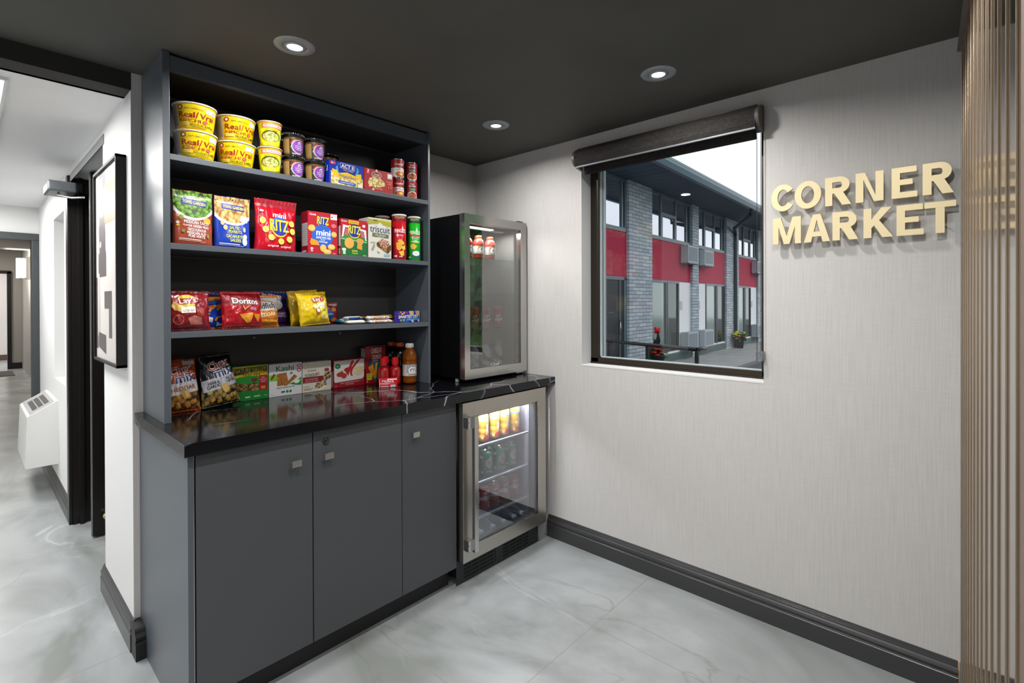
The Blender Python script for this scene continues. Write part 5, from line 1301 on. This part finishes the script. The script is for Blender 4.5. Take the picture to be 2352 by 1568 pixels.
carton('medicine_box', -.877, -.789, -.246, CT, CT+.044, .026, '#b5161e', [('r', 2, 2, 5, 98, '#a8b4cc'), ('r', 2, 40, 60, 46, '#d8dce4'), ('r', 44, 84, 98, 97, '#e8e0e0'), ('t', 'TYLENOL', 48, 68, 70, 28, '#f4ecee', 0, .05, .2), ('r', 14, 26, 50, 30, '#e0a8a8'), ('r', 10, 6, 54, 12, '#e8d0d0'), ('e', 74, 40, 14, 16, '#c83a3c'), ('r', 62, 4, 90, 28, '#a8b8c8', 5)],
       'small red and white medicine box in front of the red bottles', 'medicine box', rz=-36)
# sports drink bottles on the counter
AMB = M('amber_sports_drink', '#a85a10', .08, trans=.55, ior=1.35); ORNC = M('orange_cap', '#c04a18', .35); WHC = M('white_cap', '#cfcfce', .35)
DRK = M('dark_cola_drink', '#120a08', .08, coat=.3)
GB = [(0, 0), (.024, 0), (.030, .004), (.032, .012), (.030, .022), (.032, .030), (.0325, .036), (.0325, .092), (.034, .098), (.031, .104), (.034, .110), (.034, .118), (.0335, .130), (.029, .147), (.020, .160), (.0155, .166), (.015, .172), (0, .172)]
GCAP = [(.0185, .169), (.0195, .171), (.0195, .187), (.018, .189), (0, .189)]
GB = [(r*1.1, z*1.1) for r, z in GB]; GCAP = [(r*1.04, z*1.1) for r, z in GCAP]
lathe_bottle('sports_drink_bottle', -.684, -.218, CT, GB, AMB, GCAP, WHC, 'clear amber sports drink bottle with white cap at the right end of the counter display', 'drink bottle',
             wrap=(.0362, .042, .101, [('r', 40, 0, 78, 100, '#8f9294'), ('r', 40, 0, 78, 26, '#b9bcbe'), ('t', 'G2', 54, 52, 18, 50, '#ece8ea', 0, .08, .15), ('e', 50, 50, 1.2, 6, '#a8381c'), ('t', 'G', 73, 52, 8, 46, '#dcd8da', 0, .08), ('r', 44, 8, 70, 16, '#77797b')], '#b4b6b6'), d=10)
lathe_bottle('sports_drink_bottle', -.680, -.128, CT, GB, DRK, GCAP, ORNC, 'dark sports drink bottle with orange cap behind the amber bottle', 'drink bottle')
lathe_bottle('sports_drink_bottle', -.682, -.051, CT, GB, DRK, GCAP, ORNC, 'dark sports drink bottle with orange cap, hindmost by the back panel', 'drink bottle')

# ------------------------------------------------------------------ drinks in the fridge
def drink_can(x, y, z, r, h, body, items, label, grp, d=0, rough=.25):
    e = empty('drink_can', (x, y, z+.0005), label, 'drink can', grp, rot=(0, 0, facecam(x, y, d)))
    mb = MB(); mb.lathe([(0, .003), (r*.7, .001), (r*.76, 0), (r*.8, .001), (r, .009)], ALU, 28, cap=False)
    mb.lathe([(r, .009), (r, h-.014), (r*.98, h-.010), (r*.84, h-.003)], ink(body, rough), 28, cap=False)
    W_ = R(190)*r; f = cylmap(lambda v: r, 190)(W_)
    mb.decal(items, W_, h-.024, lambda u, v, k: f(u, v+.0095, k), st=.0045); mb.obj('can_body', e)
    mb = MB(); mb.lathe([(r*.84, h-.003), (r*.87, h-.001), (r*.86, h), (r*.80, h-.0005), (r*.78, h-.004), (0, h-.004)], ALU, 28, cap=False)
    mb.box(-r*.22, -r*.5, h-.0042, r*.22, r*.15, h-.0025, CHROME, .0006); mb.obj('can_lid', e)
    return e
GING = [('e', 70, 56, 22, 24, '#a5958f'), ('p', [(60, 70), (74, 92), (82, 88), (84, 72)], '#a5958f'), ('p', [(56, 40), (74, 22), (86, 40)], '#a5958f'), ('t', 'CANADA', 70, 62, 32, 10, '#3a3230', 3, .04), ('t', 'DRY', 70, 50, 18, 10, '#3a3230', 3, .04), ('t', 'GINGER ALE', 70, 14, 34, 6, '#cfe0d8', 3, .03), ('r', 14, 78, 34, 94, '#c8d4cc'), ('r', 24, 4, 32, 14, '#c8d4cc'), ('r', 76, 4, 90, 8, '#c8d4cc')]
REDS = [('p', [(0, 46), (0, 40), (40, 44), (66, 50), (66, 74), (40, 62)], '#c4bfc0'), ('t', 'Nical', 76, 58, 38, 30, '#e0dcdc', 24, .06, .2), ('r', 52, 78, 88, 92, '#b9b0b0', 6), ('r', 60, 95, 96, 99, '#d0a0a0'), ('r', 78, 6, 92, 36, '#d8d4d4'), ('r', 81, 9, 89, 33, '#6e2026')]
POS = ['behind the door handle', 'first right of the door handle', 'second right of the door handle', 'third right of the door handle', 'farthest right']
for i, x in enumerate((-.545, -.449, -.351, -.257)):
    drink_can(x, -.545, .449, .0305, .122, '#1f5a44', GING, 'green ginger ale can, second fridge shelf, '+POS[i], 'green ginger ale cans', 0)
    if i < 3: drink_can(x+.045, -.44, .449, .0305, .122, '#1f5a44', GING, 'green can in the fridge back row, '+POS[i], 'green ginger ale cans', 30)
for i, x in enumerate((-.535, -.464, -.391, -.315, -.237)):
    drink_can(x, -.545, .275, .0285, .120, '#93161f', REDS, 'red drink can, third fridge shelf, '+POS[i], 'red drink cans', -4)
JUI = M('juice_gold', '#dba63c', .25, coat=.4)
for i, x in enumerate((-.548, -.472, -.392, -.317, -.232)):
    e = empty('juice_bottle', (x, -.55, .6285), 'golden juice bottle, fridge top shelf, '+POS[i], 'drink bottle', 'golden juice bottles', rot=(0, 0, facecam(x, -.55, -4)))
    r, h = .0262, .142
    mb = MB(); mb.lathe([(0, 0), (r-.003, 0), (r, .004), (r, .030), (r-.0008, .032), (r, .034), (r, .06), (r-.0008, .062), (r, .064), (r, h-.038)], JUI, 28, cap=False)
    W_ = R(190)*r; f = cylmap(lambda v: r, 190)(W_)
    mb.decal([('t', 'OASIS', 78, 56, 62, 18, '#f2efe4', 90, .06), ('p', [(56, 10), (56, 26), (74, 32), (98, 34), (98, 16)], '#b8343c'), ('r', 40, 14, 52, 22, '#f0ead8'), ('r', 32, 60, 48, 61.5, '#f0e4c0'), ('r', 32, 46, 48, 47.5, '#f0e4c0'), ('r', 32, 32, 48, 33.5, '#f0e4c0')], W_, h-.038, f, st=.005)
    mb.obj('bottle', e)
    mb = MB(); mb.lathe([(r+.0002, h-.040), (r+.0004, h-.031)], M('blue_band', '#6f8fd8', .3), 28, cap=False); mb.obj('neck_band', e)
    mb = MB(); mb.lathe([(r-.0005, h-.032), (r-.0005, h-.016), (r-.004, h-.005), (r-.010, h-.001), (0, h)], M('juice_cap_yellow', '#e8d24a', .3), 28, cap=False); mb.obj('cap', e)
# water bottles lying with their caps to the front
CLR = M('clear_water_bottle', '#93a8bc', .06, trans=.4, ior=1.33)
for i, (x, yy) in enumerate(((-.515, 0), (-.430, 0), (-.349, 0), (-.267, 0), (-.204, 0))):
    e = empty('water_bottle', (x, -.585, .149), 'clear water bottle lying on the fridge floor, '+POS[i], 'water bottle', 'water bottles lying down')
    mb = MB(); mb.lathe([(.0125, .012), (.013, .020), (.022, .045), (.029, .062), (.0305, .075), (.0295, .10), (.0305, .13), (.0305, .20), (.026, .21), (0, .21)], CLR, 24, (0, 0, .0312), 'y', cap=False); mb.obj('bottle', e)
    mb = MB(); mb.lathe([(0, .0), (.0125, .0), (.0145, .002), (.0145, .014), (.0125, .015)], M('pale_blue_cap', '#b4c8e0', .35), 24, (0, 0, .0312), 'y', cap=False); mb.obj('cap', e)
    mb = MB(); mb.lathe([(.0308, .078), (.0310, .082), (.0310, .15), (.0308, .155)], M('water_label_blue', '#2c3c8c', .3), 24, (0, 0, .0312), 'y', cap=False); mb.lathe([(.0311, .085), (.0311, .105)], M('water_label_sky', '#6a94d0', .3), 24, (0, 0, .0312), 'y', cap=False); mb.obj('wrap_label', e)

# ------------------------------------------------------------------ drinks in the countertop cooler
REDG = M('red_sports_drink', '#b8342c', .1, coat=.4)
GBC = [(r*.85, z*.78) for r, z in GB]
for i, (x, w_) in enumerate(((-.395, 'leftmost'), (-.306, 'second from the left'), (-.215, 'third from the left'))):
    lathe_bottle('sports_drink_bottle', x, -.345, 1.5745, [(r, z*.8) for r, z in GBC], REDG, [(.0175, .113), (.0182, .115), (.0182, .126), (.017, .128), (0, .128)], M('dark_orange_cap', '#9c3018', .35),
                 'red sports drink bottle on the cooler top shelf, '+w_, 'drink bottle', 'red bottles in the countertop cooler',
                 wrap=(.0309, .026, .070, [('r', 44, 0, 68, 100, '#9aa39c'), ('r', 38, 0, 44, 100, '#c8ccc8'), ('r', 28, 0, 38, 100, '#b8c0be'), ('t', 'G', 59, 52, 13, 70, '#f0eee8', 0, .1), ('p', [(57, 44), (59, 64), (61, 44)], '#d0602c'), ('p', [(46, 20), (50, 90), (56, 96), (50, 60)], '#a8402c')], '#a8b0ae'), d=0)
PEP = [('t', 'Dr', 50, 62, 34, 20, '#dcc8c4', 40, .06), ('t', 'Pepper', 56, 40, 60, 22, '#dcc8c4', 14, .06), ('e', 50, 50, 30, 30, '#7a1620')]
PEP = [PEP[2], PEP[0], PEP[1]]
for i, (x, w_) in enumerate(((-.328, 'leftmost'), (-.236, 'middle'), (-.141, 'right'))):
    drink_can(x, -.335, 1.1805, .0255, .125, '#8f2a2a', PEP, 'dark red cola can on the cooler middle shelf, %s one' % w_, 'dark red cans in the countertop cooler', 10)
    drink_can(x, -.335, .9555, .0235, .150, '#3a4266', [('p', [(0, 100), (50, 100), (100, 60), (100, 40), (60, 40), (0, 80)], '#b4bac6'), ('p', [(0, 30), (100, 20), (100, 2), (0, 12)], '#c4c8ce'), ('r', 10, 36, 90, 42, '#2a3054')], 'blue and silver energy drink can on the cooler floor, %s one' % w_, 'blue and silver cans in the countertop cooler', 10)

# ------------------------------------------------------------------ outside: two-storey building
G = -.22
STU = M('red_stucco', '#a01f3c', .8)
_n = tex(STU, 'ShaderNodeTexNoise', coords(STU), Scale=70.0, Detail=4.0)
L(STU, ramp(STU, _n.outputs['Fac'], [(.35, '#a81c3c'), (.65, '#d43a5c')]), PB(STU).inputs['Base Color'])
bumpn(STU, _n.outputs['Fac'], .6, .01)
BRK = M('grey_painted_brick', '#8f9aa3', .7)
_p = coords(BRK, rot=(R(90), 0, 0))
_w = tex(BRK, 'ShaderNodeTexNoise', coords(BRK, (1, 1, 1)), Scale=4.0, Detail=3.0)
_ad = N(BRK, 'ShaderNodeVectorMath'); _ad.operation = 'MULTIPLY_ADD'
L(BRK, _w.outputs['Color'], _ad.inputs[0]); _ad.inputs[1].default_value = (.022, .022, .022); L(BRK, _p, _ad.inputs[2])
_b = N(BRK, 'ShaderNodeTexBrick'); L(BRK, _ad.outputs[0], _b.inputs['Vector'])
_b.inputs['Scale'].default_value = 1.0; _b.inputs['Brick Width'].default_value = .34; _b.inputs['Row Height'].default_value = .082
_b.inputs['Mortar Size'].default_value = .006; _b.inputs['Mortar Smooth'].default_value = .3
_b.inputs['Color1'].default_value = (*lin('#ccd6de'), 1); _b.inputs['Color2'].default_value = (*lin('#aab6c0'), 1); _b.inputs['Mortar'].default_value = (*lin('#67747e'), 1)
L(BRK, _b.outputs['Color'], PB(BRK).inputs['Base Color'])
bumpn(BRK, mth(BRK, 'SUBTRACT', mth(BRK, 'MULTIPLY', _w.outputs['Fac'], .6), _b.outputs['Fac']), .9, .03)
SOF = M('slate_soffit', '#43596a', .6)
GUT = M('slate_gutter', '#5a7884', .35)
FRM = M('slate_window_frame', '#647880', .4)
PANE = M('sky_reflecting_pane', '#c6ccd6', .03, .92)
DPANE = M('dark_door_pane', '#4b5a5a', .05, .85)
SCR = M('dark_screen', '#20262c', .5)
OWH = M('white_exterior_panel', '#f6f8fa', .6)
DBASE = M('dark_green_base', '#566a67', .7)
CONC = M('grey_concrete', '#8f9090', .85)
_n = tex(CONC, 'ShaderNodeTexNoise', coords(CONC), Scale=2.5, Detail=6.0)
L(CONC, ramp(CONC, _n.outputs['Fac'], [(.3, '#9a9c9b'), (.7, '#b2b2b0')]), PB(CONC).inputs['Base Color'])
ASPH = M('wet_asphalt', '#4a525c', .5)
th = R(2.1)
bd = empty('motel_building', (6.68, 3.26, 0), 'two-storey building outside with grey brick piers and red panels', 'building', rot=(0, 0, th))
mb = MB(); mb.box(-3, .02, G, 22, 5, 4.06, SOF); mb.obj('wall', bd)
PIL = [(-1.2, .0), (1.02, 2.20), (4.80, 5.27), (7.74, 9.05), (11.5, 12.2), (14.8, 15.4), (18, 19)]
for a, b in PIL:
    mb = MB(); mb.box(a, -.10, G if a > 1.5 else G, b, .02, 4.03, BRK); mb.obj('brick_pier', bd)
bays = [(0.0, 1.02), (2.20, 4.80), (5.27, 7.74), (9.05, 11.5), (12.2, 14.8), (15.4, 18)]
for i, (a, b) in enumerate(bays):
    mb = MB(); mb.box(a, -.03, 1.86-.02*(i > 0), b, .02, 2.88, STU); mb.obj('red_panel', bd)
    # upper window
    mb = MB()
    if i == 0:
        mull = [a+.05, .80]
    else:
        wd = b-a
        mull = [a, a+.24*wd, a+.60*wd, b-.12*wd] if i < 3 else [a, a+.3*wd, a+.65*wd, b-.12*wd]
    for x in mull+[b-.06]:
        mb.box(x-.03, -.05, 2.88, x+.03, .02, 4.0, FRM)
    mb.box(a, -.055, 2.86, b, .02, 2.95, FRM); mb.box(a, -.04, 3.96, b, .02, 4.03, FRM)
    if i:
        mb.box(mull[1], -.055, 3.48, mull[2], .02, 3.56, FRM)
        mb.box(mull[1]+.03, -.05, 2.95, mull[1]+.09, .02, 3.5, FRM); mb.box(mull[2]-.09, -.05, 2.95, mull[2]-.03, .02, 3.5, FRM)
    wf = mb.obj('window', bd)
    mb = MB(); mb.box(a+.02, -.02, 2.93, (mull[-1]), .015, 3.97, PANE); p_ = mb.obj('pane', wf)
    mb = MB(); mb.box(mull[-1], -.018, 2.93, b-.02, .015, 3.97, M('green_grey_pane', '#4b6366', .1, .5)); mb.obj('side_pane', wf)
    # ground floor
    if i == 0:
        mb = MB(); mb.box(a, -.04, G, a+.1, .02, 1.86, FRM); mb.box(b-.12, -.04, G, b, .02, 1.86, FRM); mb.box(a, -.04, 1.8, b, .02, 1.87, FRM); mb.box(.08, -.02, G, .93, .02, 1.82, SCR); mb.box(.70, -.035, G, .73, .02, 1.82, FRM)
        dd = mb.obj('door', bd)
        mb = MB(); mb.tube([(.66, -.06, .62), (.64, -.09, .75), (.66, -.06, .92)], .012, CHROME, 8); mb.obj('door_handle', dd)
    else:
        odd = i % 2 == 1
        wp = (b-.84, b) if odd else (a, a+.72)
        dp = (a, wp[0]) if odd else (wp[1], b)
        if i == 3:
            wp = (b-.8, b); dp = (a, wp[0])
        mb = MB(); mb.box(wp[0], -.03, -.05, wp[1], .02, 1.85, OWH); mb.box(wp[0]+.08, -.045, 1.1, wp[0]+.24, -.03, 1.33, M('room_plate', '#c9ced2', .5)); mb.obj('white_panel', bd)
        mb = MB(); mb.box(dp[0], -.05, -.02, dp[1], .02, .03, OWH); mb.box(dp[0], -.05, 1.80, dp[1], .02, 1.86, FRM)
        mid = (dp[0]*.45+dp[1]*.55)
        for x in (dp[0]+.03, mid-.05, mid+.05, dp[1]-.03):
            mb.box(x-.035, -.05, 0, x+.035, .02, 1.82, M('slate_door_frame', '#2e3a40', .4))
        dd = mb.obj('sliding_door', bd)
        mb = MB(); mb.box(dp[0]+.05, -.02, .03, mid-.05, .02, 1.8, M('curtain_pane', '#90a29c', .12, .35)); mb.box(mid+.05, -.02, .03, dp[1]-.05, .02, 1.8, DPANE); mb.obj('door_pane', dd)
        mb = MB(); mb.box(a, -.06, G, b, .02, -.03, DBASE); mb.obj('base_strip', bd)
mb = MB(); mb.box(-3, -1.20, 4.03, 22, .5, 4.07, SOF)
for k in range(80):
    mb.box(-3+k*.31, -1.2, 4.026, -3+k*.31+.02, 0, 4.03, GUT)
mb.obj('soffit', bd)
mb = MB(); mb.prism([(-1.34, 4.14), (-1.34, 4.05), (-1.29, 3.96), (-1.20, 3.96), (-1.20, 4.14)], 'x', -3, 22, GUT); mb.box(-3, -1.345, 4.10, 22, -1.2, 4.145, M('gutter_lip', '#5f7c86', .3)); mb.obj('gutter', bd)
mb = MB(); mb.box(-3, -1.25, 4.07, 22, 5, 4.13, M('roof_dark', '#22292e', .7)); mb.obj('roof', bd)
mb = MB(); mb.tube([(6.35, -1.22, 3.96), (6.35, -1.2, 3.84), (6.9, -.9, 3.76), (8.1, -.24, 3.72), (8.45, -.16, 3.6), (8.5, -.16, 3.2), (8.5, -.16, G)], .055, M('downpipe_slate', '#2b3a42', .4), 10); mb.obj('downpipe', bd)
ACM = M('ac_grey', '#b2bec4', .5)
def ac(s0, s1, z0, z1, label):
    e = empty('air_conditioner', (6.68+(s0+s1)/2*math.cos(th), 3.26+(s0+s1)/2*math.sin(th), z0), label, 'air conditioner', 'air conditioners on the building outside', rot=(0, 0, th))
    w = (s1-s0)/2; h = z1-z0
    mb = MB(); mb.box(-w, -.26, 0, w, -.055, h, ACM, .01); mb.box(-w-.02, -.28, -.03, w+.02, -.055, -.0, M('ac_tray', '#54636a', .5)); mb.obj('housing', e)
    mb = MB()
    for k in range(5):
        x = -w+.05+k*(2*w-.1)/5
        mb.box(x, -.264, .05, x+(2*w-.1)/5-.03, -.258, h-.05, M('ac_grille', '#8a969c', .6))
    mb.obj('grille', e)
ac(4.05, 4.80, 2.36, 2.83, 'grey air conditioner on the upper red panel left of the narrow brick pier')
ac(5.30, 6.05, 2.36, 2.80, 'grey air conditioner on the upper red panel right of the narrow brick pier')
ac(10.75, 11.5, 2.36, 2.80, 'grey air conditioner on the upper red panel farthest to the right')
ac(4.05, 4.80, .02, .50, 'grey air conditioner at ground level left of the narrow brick pier')
ac(5.30, 6.05, .02, .50, 'grey air conditioner at ground level right of the narrow brick pier')
ac(10.75, 11.5, .0, .46, 'grey air conditioner at ground level on the farthest white panel')
# grounds
mb = MB(); mb.box(.2, -30, G-.1, 45, 40, G-.06, ASPH); struct(mb, 'ground_asphalt')
mb = MB()
mb.prism([(.2, 1.35), (30, 2.44), (30, 6), (.2, 6)], 'z', G-.06, G, CONC)
struct(mb, 'ground_sidewalk')
mb = MB(); mb.prism([(.2, 1.22), (30, 2.30), (30, 2.44), (.2, 1.35)], 'z', G-.06, G-.005, M('curb_stone', '#77777a', .8)); struct(mb, 'trim_7')
# railing
RL = M('black_rail_paint', '#15191c', .3)
rg = empty('railing', (3.77, .08, G), 'black metal handrail outside the window in front of the planter', 'railing')
a_, b_ = Vector((0, 0, .965)), Vector((.62, 2.3, .965))
mb = MB()
dv = (b_-a_); 
mb.tube([a_, b_], .024, RL, 8); mb.tube([a_, a_+Vector((.22, -.02, 0))], .024, RL, 8)
mb.obj('top_rail', rg)
for t in (0, .33, .64, .95):
    p = a_.lerp(b_, t); mb = MB(); mb.box(p.x-.019, p.y-.019, 0, p.x+.019, p.y+.019, .945, RL); mb.obj('post', rg)
# planters
LEAF = M('planter_leaf', '#2f5a2a', .5); DLEAF = M('dark_canna_leaf', '#1f2a26', .4)
def planter(loc, label, r, h, fc, n, spread, extra=None):
    e = empty('flower_planter', loc, label, 'flower pot')
    mb = MB(); mb.lathe([(r*.75, 0), (r, h*.92), (r*1.08, h*.92), (r*1.08, h), (r*.95, h), (r*.9, h*.93), (0, h*.93)], BLACKM, 20); mb.obj('pot', e)
    rnd = random.Random(n)
    mb = MB()
    for i in range(60):
        a = rnd.random()*2*PI; q = rnd.random()**.5*spread; z = h+rnd.random()*spread*1.2; s_ = .03+rnd.random()*.03
        c_ = Vector((q*math.cos(a), q*math.sin(a), z-q*.4)); d_ = Vector((rnd.uniform(-1, 1), rnd.uniform(-1, 1), rnd.uniform(-.3, 1))).normalized(); t_ = d_.orthogonal().normalized()
        mb.face([c_-d_*s_*2, c_+t_*s_, c_+d_*s_*2, c_-t_*s_], LEAF)
        # stem down to the soil
    mb.tube([(0, 0, h*.9), (0, 0, h+spread*.6)], .012, LEAF, 5)
    mb.obj('leaves', e)
    for cc, nn in fc:
        mb = MB()
        for i in range(nn):
            a = rnd.random()*2*PI; q = rnd.random()**.5*spread*1.1; z = h+(.3+rnd.random())*spread*1.1-q*.3
            b = bmesh.new(); bmesh.ops.create_icosphere(b, subdivisions=1, radius=.022+rnd.random()*.016)
            o_ = Vector((q*math.cos(a), q*math.sin(a), z)); mb.merge(b, M('petal_'+cc.strip('#'), cc, .5), False, lambda co: Vector((co.x*1.2, co.y*1.2, co.z*.6))+o_)
        mb.obj('blossoms', e)
    return e
p1 = planter((8.05, 2.72, G), 'black pot of red flowers and dark broad leaves outside beside the large brick pier', .17, .38, [('#d8303c', 46)], 3, .17)
mb = MB()
for a, lx, lz in ((.3, .10, .42), (1.9, .06, .50), (3.4, .14, .34), (5.0, .12, .40), (4.2, .05, .46)):
    dx, dy = math.cos(a), math.sin(a)
    mb.face([(dx*.02, dy*.02, .40), (dx*lx+dy*.06, dy*lx-dx*.06, .40+lz*.6), (dx*lx*1.6, dy*lx*1.6, .40+lz), (dx*lx-dy*.06, dy*lx+dx*.06, .40+lz*.6)], DLEAF)
mb.tube([(0, 0, .4), (.02, 0, .86)], .01, DLEAF, 5); mb.obj('broad_leaves', p1)
mb = MB()
for k in range(7):
    b = bmesh.new(); bmesh.ops.create_icosphere(b, subdivisions=1, radius=.04); q = Vector((.02+.04*math.cos(k*2.4), .04*math.sin(k*2.4), .86+.015*k)); mb.merge(b, M('petal_d8202c', '#d8202c', .5), False, lambda co: co+q)
mb.obj('top_blossom', p1)
planter((15.0, 3.22, G), 'black pot of yellow flowers on the sidewalk by the downpipe', .13, .30, [('#e6e23a', 60), ('#b5278a', 8)], 5, .2)
# trees that show as green reflections in the cooler door
TL = M('tree_leaf', '#3f8a44', .6); TL2 = M('tree_leaf_light', '#6cb04c', .6)
def tree(x, y, hgt, sp, label, seed):
    e = empty('tree', (x, y, G-.06), label, 'tree', 'trees beyond the parking area')
    mb = MB(); mb.tube([(0, 0, 0), (.05, .02, hgt*.35), (0, .1, hgt*.7)], [.16, .12, .05], M('bark', '#4a3d31', .9), 8); mb.obj('trunk', e)
    rnd = random.Random(seed); mb = MB()
    for i in range(1500):
        d = Vector((rnd.gauss(0, 1), rnd.gauss(0, 1), rnd.gauss(0, 1))).normalized()*(rnd.random()**.4)
        c = Vector((d.x*sp, d.y*sp, hgt*.58+d.z*hgt*.45))
        s_ = .10+rnd.random()*.14; n1 = Vector((rnd.gauss(0, 1), rnd.gauss(0, 1), rnd.gauss(0, 1))).normalized(); t_ = n1.orthogonal().normalized(); u_ = n1.cross(t_)
        mb.face([c-t_*s_*1.5, c+u_*s_, c+t_*s_*1.5, c-u_*s_], TL if rnd.random() < .6 else TL2)
    tag(mb.obj('foliage', e), None, None, kind='stuff')
for i, (x, y, h_, s_) in enumerate(((5.2, -5.4, 4.4, 1.5), (8.7, -8.3, 5.6, 1.9), (9.4, -3.6, 5.0, 1.6))):
    tree(x, y, h_, s_, 'leafy green tree outside, showing as a reflection in the glass doors', i)
